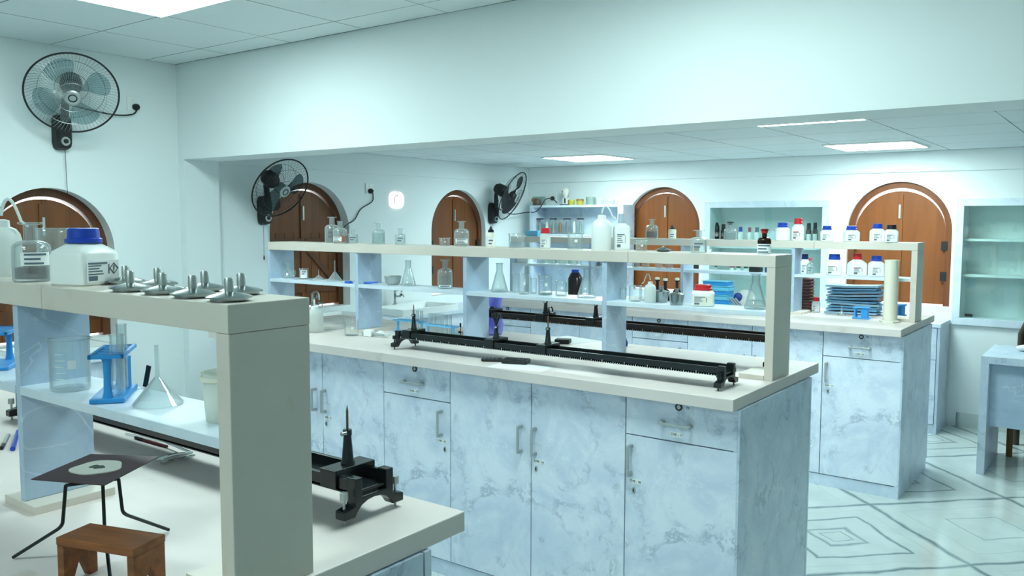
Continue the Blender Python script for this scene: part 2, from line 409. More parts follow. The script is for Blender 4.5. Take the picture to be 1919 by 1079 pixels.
def arch_z(a, b, zs, rise, u):
    t = max(-1, min(1, (u-(a+b)/2)/((b-a)/2))); return zs+rise*sqrt(max(0, 1-t*t))
def wall_with_holes(name, mp, u0, u1, z0, z1, holes, depth):
    m = MB(); N = 28
    def q(a, b, c, d): m.add([mp(*a), mp(*b), mp(*c), mp(*d)], [(0, 1, 2, 3)], False)
    for dd in (0, depth):
        cur = u0
        for (a, b, zb, zs, rise) in holes:
            q((cur, z0, dd), (a, z0, dd), (a, z1, dd), (cur, z1, dd))
            q((a, z0, dd), (b, z0, dd), (b, zb, dd), (a, zb, dd))
            us = [(a+b)/2-(b-a)/2*cos(pi*k/N) for k in range(N+1)] if rise else [a, b]
            for s, t in zip(us, us[1:]):
                q((s, arch_z(a, b, zs, rise, s), dd), (t, arch_z(a, b, zs, rise, t), dd), (t, z1, dd), (s, z1, dd))
            cur = b
        q((cur, z0, dd), (u1, z0, dd), (u1, z1, dd), (cur, z1, dd))
    for (a, b, zb, zs, rise) in holes:
        q((a, zb, 0), (b, zb, 0), (b, zb, depth), (a, zb, depth))
        q((a, zb, 0), (a, zs, 0), (a, zs, depth), (a, zb, depth)); q((b, zb, 0), (b, zs, 0), (b, zs, depth), (b, zb, depth))
        us = [(a+b)/2-(b-a)/2*cos(pi*k/N) for k in range(N+1)] if rise else [a, b]
        for s, t in zip(us, us[1:]):
            zs1, zt1 = arch_z(a, b, zs, rise, s), arch_z(a, b, zs, rise, t)
            q((s, zs1, 0), (t, zt1, 0), (t, zt1, depth), (s, zs1, depth))
    return struct(m.build(name, W_WALL))
left_map = lambda u, z, d: (XL-d, u, z)
far_map = lambda u, z, d: (u, YF+d, z)
H_L = [(2.03, 2.80, .86, 1.40, .385), (3.99, 4.785, .90, 1.495, .395), (5.785, 6.582, .90, 1.49, .395)]
H_F = [(-4.052, -3.279, .93, 1.53, .385), (-1.968, -1.184, .93, 1.52, .392)]
CAB3 = (-3.19, -2.15, .83, 1.735); CAB5 = (-1.125, .55, .835, 1.735)
wall_with_holes('wall_left', left_map, YN, YF+.2, 0, 2.8, H_L, .16)
wall_with_holes('wall_back', far_map, XL-.2, XR, 0, 2.8,
                [H_F[0], (CAB3[0], CAB3[1], CAB3[2], CAB3[3], 0), H_F[1], (CAB5[0], CAB5[1], CAB5[2], CAB5[3], 0)], .30)
struct(MB().box(-1.1, XR, YF-.012, YF, 0, .11).build('baseboard_back', FLOOR))

# ------------------------------------------------------------------ arched shutters
SHUT_L = wood_mat('light_shutter_wood', (126, 72, 36), (144, 84, 44)); SHUT_F = wood_mat('light_shutter_frame_wood', (112, 64, 36), (126, 74, 42))
def window(n, mp, hole, recess, braced, gap):
    SHUT, SHUT_DK = (SHUT_L, SHUT_F) if n > 3 else (MATS['shutter_wood'], MATS['shutter_frame_wood'])
    a, b, zb, zs, rise = hole; N = 36
    root = struct(bpy.data.objects.new('window_%d' % n, None)); COL.objects.link(root)
    root['label'] = 'arched window closed with brown wooden shutters'; root['category'] = 'window'
    def outline(off, drop=0.0, bot=0.0, s0=None, s1=None):
        A, B = a+off, b-off; c = (A+B)/2; h = (B-A)/2
        pts = []
        for k in range(N+1):
            u = c-h*cos(pi*k/N); pts.append((u, zs-drop+max(.01, rise-off)*sin(pi*k/N)))
        return [(A, zb+bot)]+pts+[(B, zb+bot)]
    def plate(name, poly, d0, d1, mat, par):
        m = MB(); k = len(poly)
        vs = [mp(u, z, d0) for u, z in poly]+[mp(u, z, d1) for u, z in poly]
        m.add(vs, [list(range(k)), list(range(k, 2*k))[::-1]]+[(i, (i+1) % k, (i+1) % k+k, i+k) for i in range(k)], False)
        return m.build(name, mat, par)
    # frame: band between two outlines
    o1, o2 = outline(.0), outline(.05)
    m = MB(); k = len(o1)
    vs = [mp(u, z, recess) for u, z in o1]+[mp(u, z, recess) for u, z in o2]+[mp(u, z, recess+.06) for u, z in o1]+[mp(u, z, recess+.06) for u, z in o2]
    fs = []
    for i in range(k-1):
        fs += [(i, i+1, i+1+k, i+k), (i+2*k, i+3*k, i+1+3*k, i+1+2*k), (i+k, i+1+k, i+1+3*k, i+3*k), (i, i+2*k, i+1+2*k, i+1)]
    m.add(vs, fs, False); m.build('frame', SHUT_DK, root)
    o3 = outline(.052, gap, .014); c = (a+b)/2
    L = [p for p in o3 if p[0] < c-.002]; Rr = [p for p in o3 if p[0] > c+.002]
    ztop = zs-gap+rise-.052
    Lp = L+[(c-.0015, ztop), (c-.0015, zb+.014)]; Rp = [(c+.0015, zb+.014), (c+.0015, ztop)]+Rr
    for poly, sgn in ((Lp, -1), (Rp, 1)):
        leaf = plate('shutter', poly, recess+.022, recess+.05, SHUT, root)
        us = [p[0] for p in poly]; u0, u1 = min(us), max(us)
        if braced:
            for zz in (zb+.12, zs-.12):
                plate('batten', [(u0+.015, zz), (u1-.015, zz), (u1-.015, zz+.075), (u0+.015, zz+.075)], recess+.006, recess+.022, SHUT_DK, leaf)
            uu = (u0+.03, u1-.03) if sgn > 0 else (u1-.03, u0+.03)
            z0, z1 = zb+.195, zs-.12
            plate('brace', [(uu[1]-.03, z0), (uu[1]+.03, z0), (uu[0]+.03, z1), (uu[0]-.03, z1)], recess+.008, recess+.022, SHUT_DK, leaf)
            for q_ in range(1, 4):
                uq = u0+(u1-u0)*q_/4
                plate('plank_bead', [(uq-.002, zb+.02), (uq+.002, zb+.02), (uq+.002, zs), (uq-.002, zs)], recess+.019, recess+.022, SHUT_DK, leaf)
        hz = [zb+.2, zs-.15]
        for zz in hz:
            ue = u0+.004 if sgn < 0 else u1-.004
            plate('hinge', [(ue-.022, zz), (ue+.022, zz), (ue+.022, zz+.07), (ue-.022, zz+.07)], recess-.004, recess+.006, BLACKM, leaf)
    plate('cover_strip', [(c-.022, zb+.02), (c+.022, zb+.02), (c+.022, ztop-.03), (c-.022, ztop-.03)], recess+.012, recess+.022, SHUT, root)
    plate('bolt', [(c-.008, zs+.1), (c+.008, zs+.1), (c+.008, zs+.21), (c-.008, zs+.21)], recess+.004, recess+.012, STEEL_R, root)
    return root
WL = ['arched window with dark braced shutters below the wall fan nearest the camera',
      'arched window with braced shutters behind the left end of the middle bench',
      'arched shuttered window left of the far corner on the left wall',
      'arched shuttered window on the far wall left of the glazed cabinet',
      'arched shuttered window at the right with white light leaking round its leaves']
for n, (mp, h, rc, br, gp) in enumerate([(left_map, H_L[0], .085, True, .014), (left_map, H_L[1], .085, True, .009), (left_map, H_L[2], .05, False, .008),
                                         (far_map, H_F[0], .06, False, .006), (far_map, H_F[1], .03, False, .021)], 1):
    w = window(n, mp, h, rc, br, gp); w['label'] = WL[n-1]

# ------------------------------------------------------------------ LED panels
def led(x0, y1, z, label):
    t = thing('ceiling_light', label, 'light', (x0+.3, y1-.3, z), 0, 'square LED panels in the ceiling')
    MB().box(-.288, .288, -.288, .288, -.010, -.002).build('diffuser', LED, t)
    m = MB()
    for a in ((-.3, .3, -.3, -.288), (-.3, .3, .288, .3), (-.3, -.288, -.288, .288), (.288, .3, -.288, .288)): m.box(*a, -.012, 0)
    m.build('frame', WHITEP, t)
    return t
led(-4.03, 2.45, ZC1, 'square ceiling light panel nearest the first wall fan')
led(-1.63, 2.45, ZC1, 'square ceiling light panel out of view above the near bench end')
led(-1.63, -.5, ZC1, 'unseen square ceiling light panel just behind the camera')  # assumed panel out of view, kept for light on the bench fronts
led(-4.22, 6.69, ZC2, 'square ceiling light panel above the open wall shelf')
led(-1.88, 6.85, ZC2, 'square ceiling light panel above the far end of the rear bench')
led(-1.80, 4.80, ZC2, 'ceiling light panel showing as a thin strip under the beam')

# ------------------------------------------------------------------ benches
def handle(parent, x, y, z, length, vertical):
    m = MB()
    h = length/2
    if vertical:
        for s in (-1, 1): m.box(x-.006, x+.006, y-.026, y, z+s*(h-.006)-.007, z+s*(h-.006)+.007)
        m.box(x-.005, x+.005, y-.033, y-.025, z-h, z+h)
    else:
        for s in (-1, 1): m.box(x+s*(h-.008)-.008, x+s*(h-.008)+.008, y-.026, y, z-.007, z+.007)
        m.box(x-h, x+h, y-.033, y-.025, z-.005, z+.005)
    return m.build('handle', STEEL_R, parent, bevel=.002)
def sticker(parent, x, y, z, txt):
    p = MB().box(x-.026, x+.026, y-.0012, y-.0002, z-.009, z+.009).build('number_label', PAPER, parent)
    if txt: text_mesh('label_text', txt, .0125, PRINT_DK, p, Matrix.Translation((x, y-.0016, z)) @ FRONT_TXT)
def keyhole(parent, x, y, z):
    k = MB().loft([(0, 0), (.009, 0), (.009, .003), (0, .003)], 18, Matrix.Translation((x, y, z)) @ Matrix.Rotation(R(90), 4, 'X') @ Matrix.Diagonal((.75, 1.5, 1, 1))).build('lock', STEEL_R, parent)
    MB().box(x-.002, x+.002, y-.0045, y-.003, z-.006, z+.007).build('key_slot', BLACKM, k)
def drawer_lock(parent, x, y, z):
    k = MB().loft([(.008, 0), (.0135, 0), (.0135, .004), (.008, .004), (.008, 0)], 22, Matrix.Translation((x, y, z)) @ Matrix.Rotation(R(90), 4, 'X')).build('lock', BLACKM, parent)
    MB().cyl((0, 0), .008, 0, .003, 18, M=Matrix.Translation((x, y, z)) @ Matrix.Rotation(R(90), 4, 'X')).build('lock_core', STEEL_R, k)
ZLO, ZHI, ZDR = .073, ZT-TT-.002, .795
def cabinet(bk, xr, xl, kind, label, texts=(), end=False, handle_right=False, group=None):
    B = BEN[bk]; yd = B['y']+OVF; yb = B['y']+WD-OVB; w = xr-xl
    t = thing('bench_cabinet', label, 'cabinet', (xl, yd, 0), 0, group)
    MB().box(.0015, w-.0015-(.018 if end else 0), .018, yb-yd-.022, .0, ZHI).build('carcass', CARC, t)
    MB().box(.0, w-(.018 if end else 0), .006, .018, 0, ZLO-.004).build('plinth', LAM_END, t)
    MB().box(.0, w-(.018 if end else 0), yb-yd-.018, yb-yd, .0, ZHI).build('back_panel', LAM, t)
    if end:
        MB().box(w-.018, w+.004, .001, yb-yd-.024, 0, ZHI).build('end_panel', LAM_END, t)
        MB().box(w-.016, w+.004, yb-yd-.018, yb-yd, .07, ZHI).build('rear_door_edge', LAM, t)
    g = .0022
    def door(x0, x1, z0, z1): return MB().box(x0+g, x1-g, 0, .0175, z0+g, z1-g).build('door', LAM, t, bevel=.0012)
    we = w-(.002 if end else 0)
    if kind == 'drawer':
        d = MB().box(g, we-g, 0, .0175, ZDR+g, ZHI-.001).build('drawer', LAM, t, bevel=.0012)
        handle(d, w*.475, 0, .862, .125, False); sticker(d, w*.475, 0, .823, texts[0] if texts else None); drawer_lock(d, w*.49, 0, .926)
        if len(texts) > 2: text_mesh('pencil_mark', texts[2], .014, PRINT_DK, d, Matrix.Translation((w*.49+.035, -.0006, .926)) @ FRONT_TXT)
        dr = door(0, we, ZLO, ZDR)
        hx = w-.05 if handle_right else .026
        handle(dr, hx, 0, .699, .118, True); sticker(dr, hx+(0 if handle_right else .018), 0, .618, texts[1] if len(texts) > 1 else None); keyhole(dr, hx+(.018 if handle_right else .012), 0, .583)
    else:
        m_ = w*.5
        dl = door(0, m_, ZLO, ZHI+.001); handle(dl, m_-.048, 0, .699, .115, True)
        dr = door(m_, we, ZLO, ZHI+.001); handle(dr, m_+.022, 0, .699, .115, True); sticker(dr, m_+.04, 0, .617, texts[0] if texts else None); keyhole(dr, m_+.026, 0, .584)
    return t
OFFS = [0, .44, 1.318-.002, 1.728, 2.588, 3.01]
TXT = {2: [('CHE - 17', 'CHE - 18', '79'), ('CHE - 16',), ('CHE - 13', 'CHE - 14'), ('CHE - 12',), ()], 3: [('CHE - 23', 'CHE - 24', '82'), (), (), (), ()], 1: [(), (), (), (), ()]}
NAMEB = {1: 'near', 2: 'middle', 3: 'rear'}
CL = ['end cabinet with one drawer over a door, right end of the %s bench',
      'double door cabinet next to the end drawer unit of the %s bench',
      'narrow cabinet with drawer over door at the centre of the %s bench',
      'double door cabinet left of the centre drawer unit of the %s bench',
      'left end cabinet with drawer over door of the %s bench']
for bk in (1, 2, 3):
    B = BEN[bk]
    for k in range(5):
        cabinet(bk, B['x']-OFFS[k]+(0.004 if k == 0 else 0), B['x']-OFFS[k+1], ('drawer', 'double')[k % 2], CL[k] % NAMEB[bk], TXT[bk][k], end=(k == 0), handle_right=(k == 2), group=None)
    xw = B['x']-(3.05)
    o = MB((B['x'], B['y'], ZT-TT)).box(xw, B['x'], B['y'], B['y']+WD, ZT-TT, ZT).build('worktop', TOP, bevel=.002)
    tag(o, 'continuous cream stone worktop of the %s bench' % NAMEB[bk], 'worktop')

def rack(bk, label):
    B = BEN[bk]; x, f, b, d = B['x']-.012, B['f'], B['b'], B['b']-B['f']
    t = thing('reagent_rack', label, 'shelf', (x, f, ZT))
    h = ZS-ZT; PW = .034
    xe = -3.04; seam = -.613-.018*(bk == 2)
    MB().box(seam+.001, 0, 0, d, h-TS, h).build('top_board', EDGE, t, bevel=.0015)
    MB().box(xe, seam-.001, 0, d, h-TS, h).build('top_board', EDGE, t, bevel=.0015)
    MB().box(-PW, 0, .001, d-.001, .0, h-TS-.0005).build('end_post', EDGE, t, bevel=.0015)
    divs = [-.735, -1.52, -2.28, xe+.01]
    edges = [-PW]+divs
    for k, dx in enumerate(divs):
        MB().box(dx-.022, dx, .006, d-.006, .0175 if k < 3 else .0, h-TS-.0005).build('divider', LAM_DIV, t, bevel=.001)
    for k in range(4):
        MB().box(edges[k+1]+.0005, edges[k]-(.0225 if k else .0005), .004, d-.008, ZM-TM-ZT-.0006, ZM-ZT-.0006).build('middle_board', LAM_PALE, t, bevel=.001)
    for k, dx in enumerate([-PW*.5-.05]+divs[:3]):
        if k == 0: MB().box(-.135, -PW-.001, .0, d, .0, .018).build('base_block', EDGE, t, bevel=.001)
        else: MB().box(dx-.085, dx+.055, -.0, d+.01, .0, .017).build('base_block', EDGE, t, bevel=.001)
    return t
rack(1, 'cream board rack with blue dividers standing on the near bench')
rack(2, 'long cream board rack with blue dividers along the middle bench')
rack(3, 'long cream board rack with blue dividers along the rear bench')

# ------------------------------------------------------------------ glassware and containers
def to_cam(p): return atan2(CAM.y-p.y, CAM.x-p.x)
def curved_label(r, z0, z1, half, mid, name, mat, parent, lift=.0008):
    n = 12; vs = []; fs = []
    for k in range(n+1):
        a = mid-half+2*half*k/n
        for z in (z0, z1): vs += [((r+lift)*cos(a), (r+lift)*sin(a), z), (r*cos(a), r*sin(a), z)]
    for k in range(n):
        i = 4*k; fs += [(i, i+4, i+6, i+2), (i+1, i+3, i+7, i+5), (i+2, i+6, i+7, i+3), (i, i+1, i+5, i+4)]
    return MB().add(vs, fs, True).build(name, mat, parent)
def print_lines_curved(r, z0, z1, half, mid, parent, rows=3, mat=None):
    m = MB(); n = 6
    for q in range(rows):
        zc = z1-(z1-z0)*(q+.5)/rows; hh = (z1-z0)/rows*.22; hw = half*(1, .7, .85, .6)[q % 4]
        vs = []; fs = []
        for k in range(n+1):
            a = mid-half*.95+2*hw*.9*k/n
            for z in (zc-hh, zc+hh): vs.append(((r+.0013)*cos(a), (r+.0013)*sin(a), z))
        for k in range(n): fs.append((2*k, 2*k+2, 2*k+3, 2*k+1))
        m.add(vs, fs, True)
    return m.build('print', mat or PRINT, parent)
def bottle(p, h, w, label, glass=None, liquid=None, fill=.5, paper=None, stopper=None, cap=None, cat='bottle', group=None, prints=3, mid=0.0, name='glass_bottle', lip=1.0):
    t = thing(name, label, cat, p, 0, group); r = w/2; g = glass or GLASS_THICK; rn = r*.36; zs = h*.6
    tk = min(.004, r*.1)
    prof = [(0, .002), (r*.9, 0), (r, h*.03), (r, zs*.92)]
    for k in range(1, 7):
        a = k/6*pi/2; prof.append((rn+(r-rn)*cos(a), zs*.92+h*.14*sin(a)))
    zn = prof[-1][1]
    prof += [(rn, h*.95), (rn*1.75*lip, h*.965), (rn*1.75*lip, h), (rn*.75, h), (rn*.72, zn)]
    for k in range(5, -1, -1):
        a = k/6*pi/2; prof.append((max(rn*.72, rn+(r-rn)*cos(a)-tk), zs*.92+h*.14*sin(a)-tk))
    prof += [(r-tk, h*.05), (0, h*.045)]
    MB().loft(prof, 28).build('body', g, t)
    if liquid: MB().loft([(0, h*.05), (r-tk*1.3, h*.055), (r-tk*1.3, h*fill), (0, h*fill)], 28).build('liquid', liquid, t)
    m0 = to_cam(Vector(p))+mid
    if paper:
        l = curved_label(r, h*paper[0], h*paper[1], paper[2] if len(paper) > 2 else 1.0, m0, 'label', PAPER, t)
        print_lines_curved(r, h*paper[0], h*paper[1], (paper[2] if len(paper) > 2 else 1.0)*.8, m0, l, prints)
    elif prints and not liquid: print_lines_curved(r, h*.18, h*.48, .6, m0, t, 2)
    if stopper: MB().loft([(0, h*.9), (rn*.7, h*.9), (rn*.72, h*1.0), (rn*1.5, h*1.01), (rn*1.6, h*1.06), (rn*1.2, h*1.1), (0, h*1.1)], 20).build('stopper', stopper, t)
    if cap: MB().loft([(rn*1.3, h*.86), (rn*1.35, h*.86), (rn*1.35, h*1.03), (0, h*1.03)], 20).build('cap', cap, t)
    return t
def beaker(p, h, w, label, marks=True, glass=None, name='beaker', cat='beaker', group=None, contents=None, fill=.3):
    t = thing(name, label, cat, p, 0, group); r = w/2; tk = min(.0022, r*.08)
    MB().loft([(0, 0), (r*.9, 0), (r*.97, h*.03), (r*.97, h*.93), (r*1.04, h*.99), (r*1.04, h), (r*.97-tk*.3, h*.97), (r*.97-tk, h*.9), (r*.97-tk, h*.05), (0, h*.035)], 28).build('body', glass or GLASS, t)
    MB().torus(r*1.03, tk*.7, 28, 6, Matrix.Translation((0, 0, h))).build('rim', GLASS_THICK, t)
    if contents: MB().loft([(0, h*.05), (r*.93, h*.05), (r*.93, h*fill), (0, h*fill)], 24).build('contents', contents, t)
    if marks:
        m0 = to_cam(Vector(p)); m = MB()
        for k in range(5):
            a0 = m0-.75; z = h*(.25+.12*k)
            m.add([((r*.97+.0006)*cos(a), (r*.97+.0006)*sin(a), zz) for a in (a0, a0+.3, a0+.55 if k % 2 else a0+.45) for zz in (z, z+h*.012)], [(0, 2, 3, 1), (2, 4, 5, 3)], True)
        m.add([((r*.97+.0006)*cos(a), (r*.97+.0006)*sin(a), zz) for a in (m0-.1, m0+.1, m0+.3) for zz in (h*.45, h*.62)], [(0, 2, 3, 1), (2, 4, 5, 3)], True)
        m.build('graduations', WHITEP, t)
    return t
def flask(p, h, w, label, liquid=None, stopper=None, group=None):
    t = thing('conical_flask', label, 'flask', p, 0, group); r = w/2; rn = r*.36; tk = .0022
    prof = [(0, 0), (r*.93, 0), (r, h*.03), (r*.99, h*.07), (rn*1.25, h*.66), (rn, h*.74), (rn, h*.96), (rn*1.25, h*.985), (rn*1.25, h), (rn-tk*.5, h*.99), (rn-tk, h*.73), (rn*1.25-tk, h*.65), (r*.96-tk, h*.08), (0, h*.03)]
    MB().loft(prof, 28).build('body', GLASS_THICK, t)
    if liquid: MB().loft([(0, h*.04), (r*.93, h*.06), (r*.93-(r-rn)*.28, h*.24), (0, h*.24)], 24).build('liquid', liquid, t)
    if stopper: MB().loft([(0, h*.97), (rn*.8, h*.97), (rn*1.2, h*1.08), (0, h*1.08)], 20).build('stopper', stopper, t)
    m0 = to_cam(Vector(p))-.2; rr = r*.72
    m = MB(); m.add([((rr+.002)*cos(a), (rr+.002)*sin(a), z) for a in (m0-.12, m0+.12) for z in (h*.28, h*.36)], [(0, 2, 3, 1)]); m.build('graduations', WHITEP, t)
    return t
def funnel(p, h, w, label, group=None, mat=None):
    t = thing('funnel', label, 'funnel', p, 0, group); r = w/2; hc = h*.46; rs = max(.003, r*.09); tk = .0015
    MB().loft([(r, 0), (r, .003), (rs*1.3, hc), (rs*.9, hc), (r-tk*1.5, .002), (r, 0)], 28).build('cone', mat or GLASS_THICK, t)
    MB().loft([(rs*1.25, hc), (rs, hc+h*.06), (rs*.85, h), (rs*.45, h), (rs*.6, hc), (rs*1.25, hc)], 16).build('stem', mat or GLASS_THICK, t)
    return t
def jar(p, h, w, label, cap, body=None, rz=0.0, facing=None, group=None, paper=True, stripe=None, hexcap=False, body_split=.72, red=False, cat='bottle', capw=.66, hazard=False, paper_mat=None, caph=.25):
    t = thing('reagent_jar', label, cat, p, (to_cam(Vector(p)) if facing is None else facing)+rz, group); r = w/2
    hc = h*caph; zb = (h-hc)*body_split*1.06
    MB().loft([(0, 0), (r*.93, 0, 1), (r, h*.03, 1), (r, zb, 1), (r*.95, zb+(h-hc-zb)*.35, .85), (r*capw, h-hc-h*.01, .1), (r*capw*.95, h-hc, 0), (r*capw*.9, h-hc*.4, 0), (0, h-hc*.4)], 48, p=7).build('body', body or WHITEP, t)
    m = MB(); rc = r*capw
    if hexcap: m.loft([(rc*1.06, h-hc*1.0), (rc*1.17, h-hc*.98), (rc*1.17, h-hc*.72), (rc*1.03, h-hc*.66), (rc*.98, h-hc*.03), (rc*.9, h), (0, h)], 12)
    else: m.loft([(rc*1.02, h-hc*1.02), (rc*1.12, h-hc*1.02), (rc*1.12, h-hc*.66), (rc*1.04, h-hc*.6), (rc*1.02, h-hc*.05), (rc*.95, h), (0, h)], 32)
    m.build('cap', cap, t)
    if stripe: MB().loft([(r*1.004, zb*.98, 1), (r*1.01, zb*.98, 1), (r*1.01, zb*.995, 1), (r*1.004, zb*.995, 1)], 48, p=7).build('seam', stripe, t)
    if paper:
        fc = [(1, 0)] if not hazard else [(1, 0), (0, 1)]
        for (cx_, cy_) in fc:
            M = Matrix.Rotation(atan2(cy_, cx_), 4, 'Z')
            l = MB().box(r, r+.0009, -r*.8, r*.8, h*.06, zb*.82, M).build('label', paper_mat or PAPER, t)
            q = MB()
            for k, (a, bb) in enumerate(((-.74, .2), (-.74, -.1), (-.74, -.2), (-.74, -.05), (-.74, .0))):
                z = zb*(.74-.09*k); q.box(r+.0009, r+.0014, r*a, r*bb, z-h*.012*(1.6 if k == 0 else .8), z+h*.012, M)
            q.box(r+.0009, r+.0014, -r*.74, -r*.3, h*.09, h*.17, M); q.box(r+.0009, r+.0014, r*.26, r*.31, h*.2, zb*.7, M)
            q.build('print', PRINT, l)
            if red: MB().box(r+.0009, r+.0015, -r*.74, r*.1, zb*.74, zb*.79, M).build('red_heading', PRINT_RD, l)
            if hazard and cx_ == 1:
                D = M @ Matrix.Translation((r+.0012, r*.54, zb*.55)) @ Matrix.Rotation(R(45), 4, 'X'); s = r*.16; e = r*.022
                dm = MB()
                for bx in ((-s, s, -s, -s+e), (-s, s, s-e, s), (-s, -s+e, -s, s), (s-e, s, -s, s)): dm.box(0, .0006, *bx, D)
                D2 = M @ Matrix.Translation((r+.0012, r*.54, zb*.55)); dm.box(0, .0006, -e*.9, e*.9, -s*.25, s*.7, D2); dm.box(0, .0006, -e*.9, e*.9, -s*.65, -s*.4, D2)
                dm.build('hazard_symbol', PRINT_DK, l)
    return t
def dropper(p, h, w, label, cap, body=None, group=None):
    t = thing('dropper_bottle', label, 'bottle', p, 0, group); r = w/2
    MB().loft([(0, 0), (r*.95, 0), (r, h*.04), (r, h*.62), (r*.85, h*.7), (r*.45, h*.72), (0, h*.72)], 24).build('body', body or CREAMP, t)
    MB().loft([(r*.5, h*.7), (r*.62, h*.7), (r*.62, h*.82), (r*.35, h*.86), (r*.22, h), (0, h)], 20).build('cap', cap, t)
    l = curved_label(r, h*.06, h*.5, .8, to_cam(Vector(p)), 'label', PAPER, t); print_lines_curved(r, h*.1, h*.4, .5, to_cam(Vector(p)), l, 2)
    return t
def wash_bottle(p, h, w, label, tube_dir, body=None, hb=.74, loop=True):
    t = thing('wash_bottle', label, 'bottle', p); r = w/2; zb = h*hb
    MB().loft([(0, 0), (r*.95, 0), (r, zb*.03), (r, zb*.66), (r*.93, zb*.76), (r*.72, zb*.85), (r*.34, zb*.9), (r*.34, zb*.93), (0, zb*.93)], 32).build('body', body or MILKY, t)
    MB().loft([(r*.36, zb*.89), (r*.44, zb*.89), (r*.42, zb), (r*.14, zb*1.02), (0, zb*1.02)], 24).build('cap', WHITEP, t)
    d = Vector((*tube_dir, 0)).normalized(); pts = []
    for k in range(15):
        s = k/14
        pts.append(d*(r*1.5*s**1.2)+Vector((0, 0, zb*1.0+(h-zb)*sin(pi*min(1, s*1.25+.05))**.8*.98-(max(0, s-.75))*h*.32)))
    MB().tube(pts, [r*.1-.03*r*k/14 for k in range(15)], 8).build('tube', MILKY, t)
    return t
def box_item(name, p, sx, sy, sz, rz, label, cat, mat, bevel=.002, group=None):
    o = MB().box(-sx/2, sx/2, -sy/2, sy/2, 0, sz).build(name, mat, None, bevel); o.location = p; o.rotation_euler = (0, 0, rz)
    return tag(o, label, cat, group)

# place by photo column on a shelf of bench bk ------------------------------------
def spot(bk, z, px, ytop, dy=0.0, wpx=20):
    y = BEN[bk]['c']+dy; q = on(1, y, px, ytop)
    return Vector((q.x, y, z)), max(.02, q.z-z), wpx*mpp(q)
def spotc(z, px, pyb, ytop, wpx):                    # things standing on a worktop: px,pyb is the centre of the base
    p = on(2, z, px, pyb); q = on(1, p.y, px, ytop)
    return p, q.z-z, wpx*mpp(p)

# ---- near bench, top board
p, h, w = spot(1, ZS, 0, 372, .0, 66)
wash_bottle(p, h, min(.105, w), 'large milky squeeze bottle with curved spout at left edge of near rack', (.62, .5), hb=.72)
p, h, w = spot(1, ZS, 56, 416, -.036, 56)
bottle(p, h, .074, 'clear wide lipped glass bottle with grey contents beside the milky squeeze bottle', liquid=LIQ_PK, fill=.24, paper=(.28, .5, .8), mid=.25)
p, h, w = spot(1, ZS, 103, 428, .035, 54)
beaker(p, h, .076, 'tall clear glass jar with thick rim behind the blue capped jar', glass=GLASS_THICK, marks=False, name='glass_jar', cat='jar')
p, h, w = spot(1, ZS, 156, 427, -.008, 120)
jar(p, h, .097, 'large white square bottle with blue cap and hazard label on near rack', BLUECAP, rz=R(42), hexcap=True, hazard=True, capw=.62, caph=.265, body_split=.68)
# spirit lamps
def lamp(x, y, k, label):
    t = thing('spirit_lamp', label, 'lamp', (x, y, ZS), 0, 'steel spirit lamps on the near rack')
    MB().loft([(0, 0), (.029, 0), (.030, .002), (.030, .0055), (0, .0055)], 32).build('reservoir', STEEL, t)
    MB().loft([(.03, .005), (.0365, .0055), (.037, .0075), (.030, .0105), (.012, .0145), (.009, .0155), (0, .0155)], 36).build('lid', STEEL, t)
    MB().loft([(0, .0145), (.0078, .0145), (.0074, .035), (.006, .0375), (.0035, .0345), (0, .0345)], 20).build('wick_tube', STEEL_R, t)
    return t
LAMPS = [(429, .82, 'front row, nearest the rack end'), (452, .905, 'back row, nearest the rack end'), (361, .82, 'front row, second from the rack end'),
         (384, .905, 'back row, second from the rack end'), (305, .826, 'front row, third from the rack end'), (296, .906, 'back row, third from the rack end'), (244, .822, 'front row, beside the big white bottle'), (236, .905, 'back row, beside the big white bottle')]
for k, (px, y, s) in enumerate(LAMPS):
    q = on(1, y, px, 530); lamp(q.x, y, k, 'small steel spirit lamp on near rack, '+s)

# ---- near bench, middle board
ZMr = ZM
p = Vector((-1.745, .832, ZM))
beaker(p, .105, .078, 'clear glass beaker with white markings left of the blue rack')
def tube_rack(p, rz, L, Wd, H, label, n=6, mat=None, group=None):
    t = thing('test_tube_rack', label, 'rack', p, rz, group); m_ = mat or BLUEP
    MB().box(-L/2, L/2, -Wd/2, Wd/2, 0, .009).build('base_plate', m_, t, bevel=.002)
    m = MB()
    for s in (-1, 1): m.box(-L/2, L/2, s*Wd/2-.006 if s > 0 else -Wd/2, Wd/2 if s > 0 else -Wd/2+.006, H-.007, H)
    pit = L/(n+.6)
    for k in range(n+1):
        x = -pit*n/2+pit*k; m.box(x-.0035, x+.0035, -Wd/2+.004, Wd/2-.004, H-.007, H-.001)
    for s in (-1, 1): m.box(s*L/2-.006 if s > 0 else -L/2, L/2 if s > 0 else -L/2+.006, -Wd/2, Wd/2, H-.007, H)
    m.build('top_plate', m_, t)
    for s in (-1, 1):
        MB().loft([(.010, .009), (.0075, .02), (.0065, H*.5), (.0075, H-.015), (.010, H-.007)], 14, Matrix.Translation((s*(L/2-.012), 0, 0))).build('leg', m_, t)
    return t
def test_tube(p, h, r, label, group=None, liquid=None, fill=.4, tilt=None):
    t = thing('test_tube', label, 'test tube', p, 0, group)
    prof = [(0, 0)]+[(r*sin(k*pi/10), r-r*cos(k*pi/10)) for k in range(1, 6)]+[(r, h*.98), (r*1.15, h), (r*.85, h), (r*.85, r)]
    MB().loft(prof, 18).build('body', GLASS_THICK, t)
    if liquid: MB().loft([(0, .002), (r*.8, r*.6), (r*.8, h*fill), (0, h*fill)], 14).build('liquid', liquid, t)
    return t
pc = (on(2, ZM, 158, 757)+on(2, ZM, 257, 742))*.5; pc.z = ZM; pc.y = .853; pc.x = -1.612
RZ1 = R(141.7-180)
